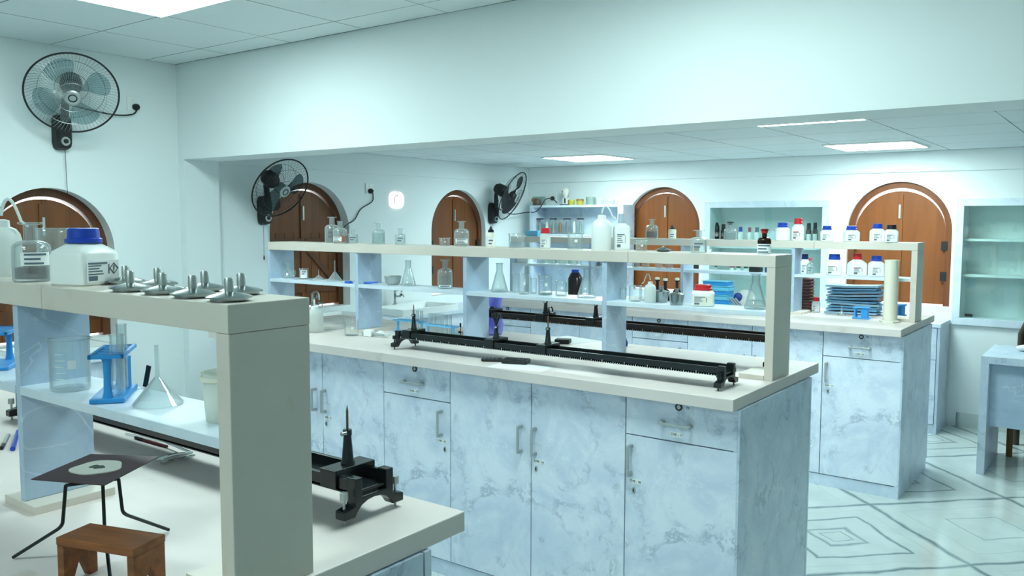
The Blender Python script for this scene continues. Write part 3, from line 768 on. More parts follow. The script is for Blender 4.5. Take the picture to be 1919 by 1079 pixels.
rk = tube_rack(pc, RZ1, .15, .062, .092, 'blue plastic test tube rack with tubes on the near rack shelf', 6)
dv = Vector((cos(RZ1), sin(RZ1), 0)); pv = Vector((-sin(RZ1), cos(RZ1), 0))
for k, (px_, s) in enumerate(((213, .05), (233, .0))):
    q = pc+dv*s+pv*.016; q.z = ZM+.010
    test_tube(q, (.118, .132)[k], (.0125, .0095)[k], ('wide clear test tube at the front of the near blue rack', 'tall clear test tube at the back of the near blue rack')[k], fill=.5)
for k in range(3):
    o = MB().tube([(0, 0, 0), (0, 0, .062)], .0042, 8).build('glass_vial', BLUEP); q = pc-dv*(.028+.012*k)+pv*.019; o.location = (q.x, q.y, ZM+.0092)
    tag(o, 'slim blue tube standing in the near blue rack, %s' % ('nearest the tall tube', 'middle of three', 'outermost of three')[k], 'tube', 'slim blue tubes in the near rack')
o = MB().box(-.005, .005, -.0015, .0015, 0, .046).build('spatula', BLACKM); o.location = (-1.64, .933, ZM+.002); o.rotation_euler = (0, R(14), R(20)); tag(o, 'black plastic spatula leaning behind the near blue rack', 'spatula')
p = on(2, ZM, 298, 757); p.y = .862
funnel(Vector((-1.475, .864, ZM)), .112, .09, 'upturned clear glass funnel on the near rack shelf')
p = Vector((-1.268, .862, ZM))
o = thing('plastic_cup', 'frosted plastic cup beside the end post of the near rack', 'cup', p)
MB().loft([(0, 0), (.028, 0), (.034, .085), (.036, .086), (.033, .086), (.026, .004), (0, .004)], 28).build('body', MILKY_C, o)
MB().loft([(.0335, .07), (.0365, .071), (.0365, .078), (.0345, .078), (.0335, .07)], 28).build('band', CREAMP, o)
# left of the near rack divider
qr = on(1, .87, 6, 690); tube_rack(Vector((qr.x, .87, ZM)), RZ1, .13, .06, .088, 'blue plastic test tube rack behind the near rack divider, cut by photo edge', 6)
p = Vector((qr.x-.13, .85, ZM)); beaker(p, .125, .05, 'tall clear glass beaker at left edge beside the cut off blue rack', marks=False)

# ---- near bench worktop
def gauze_tripod():
    c = Vector((-1.50, .76, ZT)); zt = .152
    t = thing('tripod_stand', 'black wire tripod stand with bent legs on the near bench', 'tripod', c)
    FT = [on(2, ZT, 25, 1048)-c, on(2, ZT, 316, 996)-c, on(2, ZT, 209, 1108)-c]
    TP = [on(2, ZT+zt, 123, 905)-c, on(2, ZT+zt, 222, 893)-c, on(2, ZT+zt, 195, 910)-c]
    TP[2] = on(2, ZT+.098, 194, 945)-c
    for f, tp in zip(FT, TP):
        f.z = .004; tp.z = zt-.004; n = Vector((f.x, f.y, 0))
        bp = {0: (117, 986), 1: (230, 962)}.get([f is q for q in FT].index(True))
        if bp:
            nn = Vector((-(f.y-tp.y), f.x-tp.x, 0)); d = on(2, ZT, *bp)-CAM; bend = CAM+d*(((c+tp-CAM).dot(nn))/d.dot(nn))-c
        else: bend = tp.lerp(f, .04); bend.z = .056
        pts = [tp]
        for k in range(1, 8): pts.append(tp.lerp(bend, k/8))
        a, b2 = pts[-1], bend.lerp(f, .12)
        for k in range(7):
            s = k/6; pts.append(a.lerp(bend, s).lerp(bend.lerp(b2, s), s))
        pts += [b2.lerp(f, .5), f]
        MB().tube(pts, .0032, 8).build('leg', IRON, t)
    MB().tube([TP[0], TP[1], TP[2]], .003, 8, True).build('ring', IRON, t)
    g = [on(2, ZT+zt+.002, *q)-c for q in ((58, 897), (170, 850), (297, 855), (196, 908))]
    gt = thing('wire_gauze', 'square dark wire gauze with white ceramic centre resting on the tripod', 'gauze', (c.x, c.y, ZT+zt))
    def pl(z0, z1, corners): 
        m = MB(); vs = [(q.x, q.y, z0) for q in corners]+[(q.x, q.y, z1) for q in corners]
        return m.add(vs, [(3, 2, 1, 0), (4, 5, 6, 7), (0, 1, 5, 4), (1, 2, 6, 5), (2, 3, 7, 6), (3, 0, 4, 7)], False)
    pl(0, .0018, g).build('mesh_sheet', GAUZE, gt)
    ce = sum(g, Vector())/4
    ring = []
    for k in range(40):
        a = 2*pi*k/40; rr = .044*(1+.05*sin(3*a+1)+.04*sin(5*a)); ring.append((ce.x+rr*cos(a), ce.y+rr*sin(a)))
    MB().prism(ring, .0018, .0034).build('ceramic_disc', GAUZEC, gt)
    ring = []
    for k in range(18):
        a = 2*pi*k/18; rr = .0125*(1+.25*sin(2*a+1)+.15*sin(5*a)); ring.append((ce.x+rr*cos(a), ce.y+rr*sin(a)))
    MB().prism(ring, .0034, .0040).build('scorch_mark', SCORCH, gt)
gauze_tripod()
def stool():
    zt = .084; c4 = [on(2, ZT+zt, *q) for q in ((108, 1005), (252, 1032), (308, 998), (165, 980))]
    ctr = sum(c4, Vector())/4; ex = ((c4[1]-c4[0])+(c4[2]-c4[3]))/2; ey = ((c4[3]-c4[0])+(c4[2]-c4[1]))/2
    L, Wd = ex.length, ey.length; rz = atan2(ex.y, ex.x)
    t = thing('wooden_stand', 'small brown wooden stand with notched legs under the tripod', 'stand', (ctr.x, ctr.y, ZT), rz)
    MB().box(-L/2, L/2, -Wd/2, Wd/2, zt-.014, zt).build('top', STOOLW, t, bevel=.002)
    for s in (-1, 1):
        x0 = s*(L/2-.008)
        MB().prism([(-Wd/2+.001, 0), (-Wd/2+.018, 0), (0, .042), (Wd/2-.018, 0), (Wd/2-.001, 0), (Wd/2-.001, zt-.014), (-Wd/2+.001, zt-.014)], x0-.007, x0+.007, 'x').build('leg', STOOLW, t, bevel=.001)
stool()
def optical_bench(x0, x1, yc, ztop, label, half=.05, mat=None, fh=None, scale=True):
    mt = mat or BLACK; t = thing('optical_bench', label, 'optical bench', ((x0+x1)/2, yc, ZT)); c = Vector(((x0+x1)/2, yc, ZT)); zt = ztop-ZT; L = (x1-x0)/2
    m = MB(); m.box(-L, L, -half, half, zt-.029, zt-.022)
    for s in (-1, 1): m.box(-L, L, s*half-.010 if s > 0 else -half, half if s > 0 else -half+.010, zt-.031, zt)
    m.build('rail', mt, t, bevel=.0015)
    s = MB()
    k = 0
    x = -L+.03
    while scale and x < L-.03:
        s.box(x-.0008, x+.0008, -half-.0006, -half, zt-.030, zt-.030+(.010 if k % 10 == 0 else .006 if k % 5 == 0 else .0035)); x += .01; k += 1
    if scale: s.build('scale', WHITEP, t)
    for sx in (-1, 1):
        xx = sx*(L-.008); hw = half+.034; zt2 = zt-.031
        arch = [(-hw, .012), (-hw, .03), (-half-.004, .036), (-half-.004, zt+.006), (-half+.016, zt+.006), (-half+.016, zt2-.003), (half-.016, zt2-.003), (half-.016, zt+.006), (half+.004, zt+.006), (half+.004, .036), (hw, .03), (hw, .012), (hw-.03, .012)]
        for q in range(1, 8):
            a = pi*q/8; arch.append((cos(a)*(hw-.034), .012+sin(a)*min(.03, zt2*.6)))
        arch.append((-hw+.03, .012))
        f = MB().prism(arch, xx-.014, xx+.014, 'x').build('foot', mt, t, bevel=.0025)
        for sy in (-1, 1):
            MB().cyl((xx, sy*(hw-.012)), .003, 0, .062, 10).cyl((xx, sy*(hw-.012)), .0085, .05, .066, 14).build('levelling_screw', STEEL_R if fh else mt, f)
    return t
def rider(x, yc, ztop, hp, label, half=.05, kind='pin', htop=.05, mat=None, knob=True):
    mt = mat or BLACK; t = thing('optical_bench_rider', label, 'rider', (x, yc, ztop))
    MB().box(-.024, .024, -half-.005, half+.005, .0006, .012).box(-.024, .024, -half-.006, -half-.001, -.026, .012).box(-.024, .024, half+.001, half+.006, -.028, .012).build('base', mt, t, bevel=.0015)
    MB().loft([(0, .012), (.015, .012), (.015, .016), (.0125, .02), (.008, hp*.86), (.0095, hp*.86), (.0095, hp), (0, hp)], 20).build('post', mt, t)
    if knob: MB().cyl((0, 0), .0045, .0, .012, 12, M=Matrix.Translation((.004, -.008, hp*.93)) @ Matrix.Rotation(R(90), 4, 'X')).build('clamp_knob', STEEL, t)
    if kind == 'pin': MB().loft([(0, hp), (.0026, hp), (.0026, hp+htop*.7), (0, hp+htop)], 10).build('needle', RUST, t)
    elif kind == 'fork':
        m = MB().tube([(0, 0, hp), (0, 0, hp+.012)], .004, 8)
        for s in (-1, 1): m.tube([(0, 0, hp+.008), (s*.018, 0, hp+htop)], [.006, .0085], 8)
        m.build('fork', mt, t)
    elif kind == 'rod': MB().tube([(0, 0, hp), (0, 0, hp+htop)], .0033, 8).build('rod', RUST, t)
    elif kind == 'lens':
        MB().torus(.017, .004, 20, 8, Matrix.Translation((.03, 0, hp*.4)) @ Matrix.Rotation(R(80), 4, 'Y')).build('lens_ring', mt, t)
    return t
optical_bench(-2.75, -1.25, 1.20, 1.074, 'black optical bench on the near bench behind its rack', fh=True, scale=False)
rider(-1.325, 1.20, 1.074, .085, 'black rider with upright dark needle at the near end of the near optical bench', htop=.055)
Z1 = on
o = thing('crucible_tongs', 'pair of shiny steel tongs lying behind the wire gauze on the near bench', 'tongs', (-1.93, 1.13, ZT))
a0, a1, a2 = on(2, ZT+.012, 295, 862), on(2, ZT+.012, 360, 848), on(2, ZT+.012, 305, 826)
org = Vector((-1.93, 1.13, ZT))
m1 = on(2, ZT+.022, 325, 852)
MB().tube([a0-org, m1-org, a1-org], .0042, 8).build('arm', CHROME, o)
MB().tube([on(2, ZT+.006, 300, 868)-org, on(2, ZT+.006, 365, 853)-org], .0035, 8).build('arm', CHROME, o)
MB().tube([a1-org, a2-org], .0032, 8).build('arm', CHROME, o)
def pen(a, b, r, label, mat, capm, cat='pen'):
    c = (a+b)/2; d = b-a
    t = thing('pen', label, cat, (c.x, c.y, ZT)); dz = Vector((0, 0, r))
    MB().tube([a-c+dz+d*.25, b-c+dz], r, 10).build('barrel', mat, t); MB().tube([a-c+dz, a-c+dz+d*.26], r*1.1, 10).build('cap', capm, t)
gz = lambda px, py: Vector((*on(2, ZT, px, py).xy, 0))
pen(gz(254, 822), gz(313, 839), .004, 'dark red pen with black cap lying near the tongs', pmat('red_pen', (120, 40, 50), .4), BLACKCAP)
pen(gz(3, 843), gz(16, 818), .005, 'black pen at far left of the near bench', STEEL_R, BLACKCAP)
pen(gz(24, 845), gz(34, 812), .006, 'blue pen beside the black pen at far left', BLUECAP, BLUECAP)
q = on(2, ZT, 270, 817); o = MB().tube([on(2, ZT+.004, 236, 813)-q, on(2, ZT+.004, 305, 826)-q], .004, 8).build('glass_rod', GLASS_THICK); o.location = q; tag(o, 'clear glass rod lying beside the dark red pen', 'rod')

# ---- middle bench, top board
def S2(px, yt, w, dy=0.0): return spot(2, ZS, px, yt, dy, w)
p, h, w = S2(622, 406, 27, .03); bottle(p, h, w, 'tall clear lipped bottle behind the orange bottle on middle rack')
p, h, w = S2(637, 414, 26, -.045); bottle(p, h, w, 'stoppered bottle half full of orange liquid with white label', liquid=ORL, fill=.33, paper=(.1, .3, .7), mid=-.5, lip=.7)
p, h, w = S2(661, 428, 19); bottle(p, h, w, 'small lipped bottle right of the orange bottle', group=None)
p, h, w = S2(709, 417, 24); bottle(p, h, w, 'clear bottle nearly full, midway between two smaller ones on middle rack', liquid=LIQ_CL, fill=.5)
p, h, w = S2(750, 428, 19); bottle(p, h, w, 'small clear bottle in front of bare wall on middle rack')
p, h, w = S2(833, 446, 20); beaker(p, h, w, 'tiny glass beaker before the shuttered window on middle rack')
p, h, w = S2(865, 414, 28); bottle(p, h, w, 'clear bottle with frosted label before the left wall shutters', paper=(.12, .3, .9))
p, h, w = S2(920, 424, 18); dropper(p, h, w, 'cream dropper bottle with black cap below the far left wall fan', BLACKCAP)
p, h, w = S2(968, 438, 30); beaker(p, h, w, 'short wide glass beaker left of the red lidded jar on middle rack', marks=False)
p, h, w = S2(1022, 427, 20); jar(p, h, w, 'small white jar with red lid and paper label on middle rack', REDCAP, body=MILKY, capw=.8)
p, h, w = S2(1078, 437, 30); beaker(p, h, w, 'glass beaker with white rim left of the large squeeze bottle', marks=True)
p, h, w = S2(1128, 386, 38, -.03); wash_bottle(p, h, w, 'large white squeeze bottle with looped tube on middle rack', (1, .1), hb=.79, body=WHITEP)
p, h, w = S2(1165, 400, 30, .02); jar(p, h, w, 'white bottle with ruled label touching the large squeeze bottle', pmat('grey_cap', (170, 184, 196), .5), rz=.2, capw=.42, body_split=.74)
p, h, w = S2(1202, 451, 22); beaker(p, h, w, 'glass beaker just right of the board seam on middle rack', marks=True)
p, h, w = S2(1243, 463, 30); o = thing('steel_dish', 'shallow shiny steel lid lying on middle rack', 'dish', p)
MB().loft([(0, .0), (.02, .0), (w/2, .006), (w/2, .008), (.024, .012), (.006, .018), (0, .018)], 28).build('dish', STEEL, o); MB().sphere((0, 0, .02), .005).build('knob', STEEL, o)
p, h, w = S2(1310, 431, 30); bottle(p, h, w, 'empty lipped bottle with printed front right of the steel lid', prints=3, lip=1.15)
p, h, w = S2(1330, 464, 7); box_item('small_box', p, w, .012, .014, 0, 'tiny white block right of the empty lipped bottle', 'block', WHITEP, .001)
p, h, w = S2(1433, 430, 25); bottle(p, h, w, 'amber glass bottle with red cap and white label at rack end', glass=GLASS_AMBER, cap=REDCAP, paper=(.03, .42, 1.3), name='amber_bottle', liquid=pmat('amber_fill', (96, 74, 10), .3), fill=.62)
p = Vector((BEN[2]['x']-.05, BEN[2]['c'], ZS)); o = MB().box(-.06, .045, -.06, .07, 0, .0012).build('paper_sheet', PAPER); o.location = p; o.rotation_euler = (0, 0, R(12)); tag(o, 'white paper slip lying on top of the middle rack end', 'paper')

# ---- middle bench, middle board
def M2(px, yt, w, dy=0.0): return spot(2, ZM, px, yt, dy, w)
p, h, w = M2(540, 492, 24)
t = thing('round_flask', 'round bottomed flask with side bulb at the left end of the middle rack', 'flask', p)
MB().loft([(0, 0), (w*.45, .0), (w*.5, h*.1), (w*.42, h*.3), (w*.22, h*.48), (w*.18, h*.85), (w*.26, h), (w*.12, h), (w*.14, h*.5), (w*.38, h*.3), (w*.44, h*.1), (0, h*.06)], 28).build('body', GLASS_THICK, t)
MB().sphere((w*.62, -.01, w*.42), w*.3).build('side_bulb', GLASS_THICK, t)
p, h, w = M2(569, 503, 17); beaker(p, h, w, 'small labelled glass pot next to the round flask', marks=False, name='glass_pot', cat='pot'); 
lab_ = curved_label(w/2, h*.1, h*.85, .75, to_cam(p), 'label', PAPER, [o for o in COL.objects if o.name.startswith('glass_pot')][-1]); print_lines_curved(w/2, h*.4, h*.8, .5, to_cam(p), lab_, 2, PRINT_DK)
p, h, w = M2(597, 505, 22); funnel(p, h, w, 'smaller upturned glass funnel before the braced shutters')
p, h, w = M2(627, 488, 28); funnel(p, h, w, 'larger upturned glass funnel with long stem before the braced shutters')
q0, q1 = on(2, ZM+.012, 652, 535), on(2, ZM+.02, 714, 529); c = Vector((q0.x, BEN[2]['f']+.03, ZM))
q0 = on(1, BEN[2]['f']+.005, 652, 535); q1 = on(1, BEN[2]['f']+.02, 700, 534); c = Vector((q0.x+.03, BEN[2]['f']+.02, ZM))
o = thing('plastic_scoop', 'blue plastic scoop lying on the middle rack shelf edge', 'scoop', c)
MB().box(-.06, -.02, -.015, .012, .0005, .012).build('bowl', SCOOPB, o, bevel=.004); MB().tube([(-.02, 0, .006), (-.005, 0, .004)], .004, 8).build('handle', SCOOPB, o)
c = on(1, BEN[2]['f']+.05, 690, 532); c.z = ZM; o = MB().tube([(-.035, 0, .004), (0, .005, .006), (.05, .02, .011)], [.005, .006, .004], 8).build('plastic_strap', SCOOPB); o.location = c; tag(o, 'blue plastic strip just right of the rack divider', 'strip')
p, h, w = M2(736, 517, 33)
t = thing('metal_bowl', 'fluted grey metal bowl left of the conical flask in front of bare wall', 'bowl', p)
MB().loft([(0, 0), (w*.3, 0), (w*.42, h*.3), (w*.5, h), (w*.47, h), (w*.39, h*.32), (w*.27, h*.08), (0, h*.08)], 28).build('body', STEEL_R, t)
p, h, w = M2(765, 488, 28); flask(p, h, w, 'conical flask touching the fluted metal bowl')
p, h, w = M2(834, 486, 28); bottle(p, h, w, 'printed clear bottle on the shelf before the left wall shutters', liquid=LIQ_CL, fill=.4, paper=(.05, .12, .9), prints=1)
p, h, w = M2(936, 493, 32); flask(p, h, w, 'conical flask in the bay with the violet bottle below')
p, h, w = M2(966, 514, 13, .03); beaker(p, h, w, 'narrow glass beaker behind the square edged one, middle rack', marks=False)
p, h, w = M2(982, 513, 20, -.03); beaker(p, h, w, 'glass beaker second from the conical flask in that bay', marks=True)
p, h, w = M2(1000, 521, 12, .02); beaker(p, h, w, 'small glass beaker between two taller beakers', marks=False)
p, h, w = M2(1022, 515, 27); beaker(p, h, w, 'largest glass beaker at the centre of that bay', marks=True, contents=LIQ_CL, fill=.1)
p, h, w = M2(1052, 526, 22); beaker(p, h, w, 'short glass beaker before the black jar', marks=True)
p, h, w = M2(1100, 503, 36); flask(p, h, w, 'conical flask at right end of the beaker bay')
p, h, w = M2(1190, 535, 23, -.02); beaker(p, h, w, 'glass beaker left of the small squeeze bottle', marks=True)
p, h, w = M2(1208, 536, 13, .04); beaker(p, h, w, 'slim glass beaker behind the small squeeze bottle', marks=False)
p, h, w = M2(1219, 513, 22, -.03); wash_bottle(p, h, w, 'small milky squeeze bottle with looped tube beside the steel pots', (-1, -.2), hb=.72)
for k, (px, yt, w0, lb) in enumerate(((1239, 548, 29, 'steel spirit lamp pot right of the small squeeze bottle'), (1268, 550, 29, 'steel spirit lamp pot left of the red lidded white jar'))):
    p, h, w = M2(px, yt, w0, (.02, -.05)[k])
    t = thing('steel_pot', lb, 'pot', p, 0, 'steel pots on the middle rack'); h = .045
    MB().loft([(0, 0), (w*.4, 0), (w*.5, h*.95), (w*.51, h), (w*.3, h*1.12), (w*.2, h*1.15), (0, h*1.15)], 28).build('body', STEEL, t)
    MB().loft([(0, h*1.1), (w*.12, h*1.1), (w*.13, h*1.5), (0, h*1.5)], 16).build('wick_tube', STEEL, t)
p, h, w = M2(1318, 533, 42, -.01); jar(p, h, w, 'squat white jar with red lid and faded label on middle rack', REDCAP, capw=.7, body_split=.75, paper_mat=CREAMP)
p, h, w = M2(1417, 513, 42); flask(p, h, w, 'conical flask next to the middle rack end post', liquid=LIQ_CL)
p, h, w = M2(1168, 540, 10, .02); beaker(p, .05, .03, 'tiny glass pot beside the divider right of the beaker bay', marks=False, name='glass_pot', cat='pot')

# ---- middle bench worktop
p, h, w = spotc(ZT, 590, 622, 570, 34); wash_bottle(p, h*1.15, .095, 'milky plastic bottle behind the near rack end post', (-.6, .5), hb=.8, body=MILKY_C)
p, h, w = spotc(ZT, 659, 628, 599, 27); beaker(p, h, w, 'empty glass beaker on the left of the middle worktop')
o = thing('glass_trough', 'low clear glass trough left of the empty beaker', 'trough', on(2, ZT, 622, 615))
MB().loft([(0, 0), (.07, 0), (.075, .004), (.078, .05), (.081, .05), (.078, .0), (0, -.0)], 32).build('body', GLASS, o)
p = on(2, ZT, 688, 630); t = thing('clamp', 'steel clamp tool with white paper wrap beside crumpled paper', 'clamp', p, R(12))
MB().tube([(-.03, 0, .012), (.03, 0, .014), (.10, .0, .012)], .007, 8).build('shaft', STEEL_R, t)
MB().tube([(.10, 0, .012), (.12, .012, .016), (.135, .012, .016)], .004, 6).build('jaw', STEEL_R, t); MB().tube([(.10, 0, .012), (.12, -.012, .012), (.135, -.01, .012)], .004, 6).build('jaw', STEEL_R, t)
MB().box(-.012, .035, -.018, .018, .001, .034).build('paper_wrap', PAPER, t, bevel=.003)
p = on(2, ZT, 712, 627); m = MB(); n = 10
vs = []
for i in range(n):
    for j in range(n):
        u, v = i/(n-1)-.5, j/(n-1)-.5; vs.append((u*.05, v*.05, .004+.024*max(0, 1-4*(u*u+v*v))*random.uniform(.4, 1.1)))
m.add(vs, [(i*n+j, (i+1)*n+j, (i+1)*n+j+1, i*n+j+1) for i in range(n-1) for j in range(n-1)], False); o = m.build('crumpled_paper', PAPER); o.location = p; tag(o, 'crumpled white tissue beside the rack divider', 'paper')
p = on(2, ZT, 682, 628); box_item('eraser', p, .045, .018, .006, R(15), 'flat white strip lying in front of the clamp', 'strip', WHITEP, .001)
RZ2 = R(2)
pr = on(2, ZT, 768, 624); tube_rack(pr, R(-2), .205, .055, .07, 'pale blue test tube rack nearer the left end, half behind the black rider', 6, SKYP, 'pale blue racks on the middle worktop')
ps = on(2, ZT, 826, 634); tube_rack(ps, R(-2), .205, .055, .07, 'pale blue test tube rack holding upturned clear tubes', 6, SKYP, 'pale blue racks on the middle worktop')
for k in range(6):
    test_tube(Vector((ps.x-.075+.029*k, ps.y-.001*k, ZT+.0095)), .118, .0085, 'clear test tube in the right pale blue rack, %s from the left' % ('first', 'second', 'third', 'fourth', 'fifth', 'sixth')[k], 'clear tubes in the right pale blue rack')
for k in range(3):
    test_tube(Vector((pr.x+.03+.029*k, pr.y, ZT+.0095)), .118, .0085, 'clear test tube in the left pale blue rack, %s of three' % ('left', 'middle', 'right')[k], 'clear tubes in the left pale blue rack')
p = on(2, ZT, 863, 632); t = thing('pin_stand', 'tiny black pin stand right of the pale blue racks', 'stand', p)
MB().cyl((0, 0), .012, 0, .004, 14).build('base', BLACKM, t); MB().tube([(0, 0, .004), (0, 0, .055)], .002, 6).build('pin', BLACKM, t); MB().box(-.012, .004, -.004, .004, .022, .032).loft([(0, .05), (.005, .055), (.004, .075), (0, .075)], 10).build('clip', BLACKM, t)
p, h, w = spotc(ZT, 928, 627, 556, 29); t = thing('violet_bottle', 'translucent violet plastic bottle behind the black fork rider', 'bottle', p)
MB().loft([(0, 0), (w*.42, 0), (w*.5, h*.1), (w*.52, h*.3), (w*.42, h*.55), (w*.36, h*.7), (w*.46, h*.95), (w*.48, h), (w*.45, h), (w*.33, h*.7), (w*.39, h*.55), (w*.48, h*.3), (0, h*.02)], 28).build('body', VIOLET, t)
OB2 = 2.922
optical_bench(-2.822, -1.188, OB2, 1.07, 'long black optical bench at the front of the middle worktop')
rider(-2.755, OB2, 1.07, .085, 'black rider with needle at the left end of the front optical bench', htop=.05)
rider(-2.26, OB2, 1.07, .065, 'black rider with a V fork in front of the violet bottle', kind='fork', htop=.055)
rider(-1.985, OB2, 1.07, .08, 'black rider with bare rust coloured rod on the front optical bench', kind='rod', htop=.05)
OB3 = 3.46
optical_bench(-2.83, -1.205, OB3, 1.128, 'brown black optical bench behind the middle rack', mat=BROWNBLK)
rider(-2.70, OB3, 1.128, .022, 'low black rider at the left end of the rear optical bench', kind='none', knob=False)
rider(-2.365, OB3, 1.128, .07, 'black rider with tapered post and lens ring on the rear optical bench', kind='lens')
rider(-2.075, OB3, 1.128, .075, 'black rider with bare tapered post beside the right divider', kind='none')
c = on(2, ZT, 945, 690); o = MB().box(-.12, .13, -.075, .075, 0, .0008).build('paper_sheet', PAPER); o.location = (-2.06, 2.835, ZT); o.rotation_euler = (0, 0, R(8)); tag(o, 'white paper sheet under the two black gadgets', 'paper')
t = thing('calculator', 'black calculator lying at the right on the paper sheet', 'calculator', on(2, ZT+.001, 967, 680), R(20))
MB().box(-.056, .056, -.036, .036, 0, .018).build('body', BLACKM, t, bevel=.005); MB().box(.01, .046, -.026, .026, .018, .0185).build('screen', pmat('dim_screen', (70, 88, 88), .15), t)
t = thing('multimeter', 'black gadget lying left of the calculator on the paper sheet', 'gadget', on(2, ZT+.001, 922, 676), R(30))
MB().box(-.045, .045, -.022, .022, 0, .012).build('body', BLACKM, t, bevel=.004)
m = MB()
for i in range(4):
    for j in range(3): m.cbox((-.03+.017*i, -.013+.013*j, .0125), (.01, .007, .002))
m.build('keys', TRAYDK, t)
p = on(2, ZT, 1055, 643); box_item('black_box', p, .075, .055, .022, R(20), 'flat black box beside papers behind the bare rod rider', 'box', BLACKM, .003)
o = MB().box(-.14, .1, -.1, .1, 0, .0012).build('paper_sheet', PAPER); o.location = on(2, ZT, 1062, 640)+Vector((0, .05, 0)); o.rotation_euler = (0, 0, R(-14)); tag(o, 'white papers lying behind the flat black box', 'paper')
p = on(2, ZT, 1162, 650); t = thing('cloth_bag', 'dark blue pouch peeping out right of the rack divider', 'pouch', p+Vector((0, .02, 0)))
MB().loft([(0, 0), (.028, .003), (.03, .02), (.02, .045), (.008, .06), (0, .062)], 20, Matrix.Diagonal((1.0, .7, 1, 1))).build('body', DKBLUE, t)

# ---- rear bench, top board
def S3(px, yt, w, dy=0.0): return spot(3, ZS, px, yt, dy, w)
p, h, w = S3(1222, 410, 23); bottle(p, h, w, 'clear bottle with greyish liquid before the far wall shutters', liquid=LIQ_PK, fill=.35)
p, h, w = S3(1260, 422, 15); dropper(p, h, w, 'cream dropper bottle with black cap before the far wall shutters', BLACKCAP)
p, h, w = S3(1369, 417, 23); bottle(p, h*.96, w, 'clear bottle with dark green stopper before the wall cabinet', liquid=LIQ_CL, fill=.4, stopper=GREENCAP, lip=.8)
p, h, w = S3(1000, 435, 26); box_item('blue_box', p, w, .05, .045, 0, 'light blue box on the rear rack left of the red lidded jar', 'box', SKYP)
J3 = [(1467, 417, 28, BLUECAP, .1, 'white jar with blue cap and seam line, leftmost on top of rear rack', dict(stripe=PRINT, paper=False)),
      (1496, 409, 24, REDCAP, .0, 'tall white bottle with red cap on top of rear rack', dict(red=True, capw=.6, body_split=.66, paper_mat=CREAMP)),
      (1550, 423, 25, BLUECAP, .1, 'white jar with blue cap right of the tall red capped bottle', {}),
      (1596, 423, 28, BLUECAP, .3, 'white jar with blue cap in front of the shutter edge, top of rear rack', {}),
      (1645, 419, 26, BLUECAP, .25, 'white jar with blue cap touching the black capped one', {}),
      (1671, 421, 26, BLACKCAP, .1, 'white jar with black cap and shoulders on top of rear rack', {})]
for k, (px, yt, w0, cp, rz, lb, kw) in enumerate(J3):
    p, h, w = S3(px, yt, w0, .0 if k != 5 else -.06); jar(p, h, w*.92, lb, cp, rz=rz, **kw)
# ---- rear bench, middle board
def M3(px, yt, w, dy=0.0): return spot(3, ZM, px, yt, dy, w)
p, h, w = M3(1509, 476, 18); jar(p, h, w*.92, 'white jar with navy cap right of the middle rack post', NAVYCAP, rz=.1)
p, h, w = M3(1519, 484, 13, -.03); bottle(p, h, w, 'tiny clear bottle with pink cap on rear rack shelf', cap=PINKCAP, prints=2)
J3b = [(1564, 476, 31, BLUECAP, .0, 'stout white jar with blue cap and yellowish label, rear rack shelf', dict(paper_mat=CREAMP)), (1607, 475, 32, REDCAP, .35, 'white bottle with red cap and sloping shoulders, rear rack shelf', dict(red=True, capw=.5, body_split=.62)), (1643, 479, 28, BLUECAP, .25, 'white jar with blue cap left of the tall measuring cylinder', {})]
for px, yt, w0, cp, rz, lb, kw in J3b:
    p, h, w = M3(px, yt, w0); jar(p, h, w*.92, lb, cp, rz=rz, **kw)
p, h, w = M3(1417, 492, 18); box_item('black_box', p, .075, .06, .06, 0, 'black box on rear rack shelf above the flask stopper line', 'box', BLACKM)
p, h, w = M3(1440, 498, 8); box_item('blue_box', Vector((p.x, p.y, ZM)), .03, .05, .05, 0, 'small navy box beside the middle rack post', 'box', DKBLUE)
gl = [(1014, 'first', 18), (1034, 'second', 17), (1055, 'third', 17), (1075, 'fourth', 15), (1096, 'fifth', 18), (1192, 'sixth', 15), (1210, 'seventh', 16), (1236, 'eighth', 15), (1254, 'ninth', 15)]
for px, n_, w0 in gl:
    p, h, w = M3(px, 478, w0); beaker(p, min(h, .085), w*.95, 'clear beaker on rear rack shelf, %s from the left in its row' % n_, marks=False, group='beakers along the rear rack shelf')
p, h, w = M3(983, 480, 26); box_item('white_box', p, w, .07, .055, 0, 'white carton at the left end of the rear rack shelf', 'box', WHITEP)
p, h, w = M3(1124, 490, 10); box_item('small_box', p, .03, .03, .03, 0, 'tiny dark box at the right of the rear rack beakers', 'box', TRAYDK)
# ---- rear bench worktop
p = on(2, ZT, 1080, 556); p = Vector((-3.55, 5.40, ZT)); q = on(1, p.y, 1078, 505); p.x = q.x
t = thing('dark_jar', 'black brown chemical jar with blue cap behind the conical flask', 'jar', p); h = q.z-ZT; r = .055
MB().loft([(0, 0), (r, 0), (r, h*.72), (r*.6, h*.9), (r*.45, h*.92), (0, h*.92)], 28).build('body', DARKSOL, t); MB().loft([(r*.5, h*.88), (r*.5, h), (0, h)], 20).build('cap', BLUECAP, t)
DB = [(1232, 519, 15, 'dark bottle behind the small squeeze bottle'), (1247, 521, 15, 'dark bottle with pale stopper behind the left steel pot'), (1269, 520, 14, 'dark brown bottle with pale stopper beside the rear rack divider')]
for px, yt, w0, lb in DB:
    y = 5.42; q = on(1, y, px, yt); bottle(Vector((q.x, y, ZT)), q.z-ZT-.02, w0*1.1*mpp(q), lb, glass=DARKSOL, stopper=CREAMP, prints=0, name='dark_bottle')
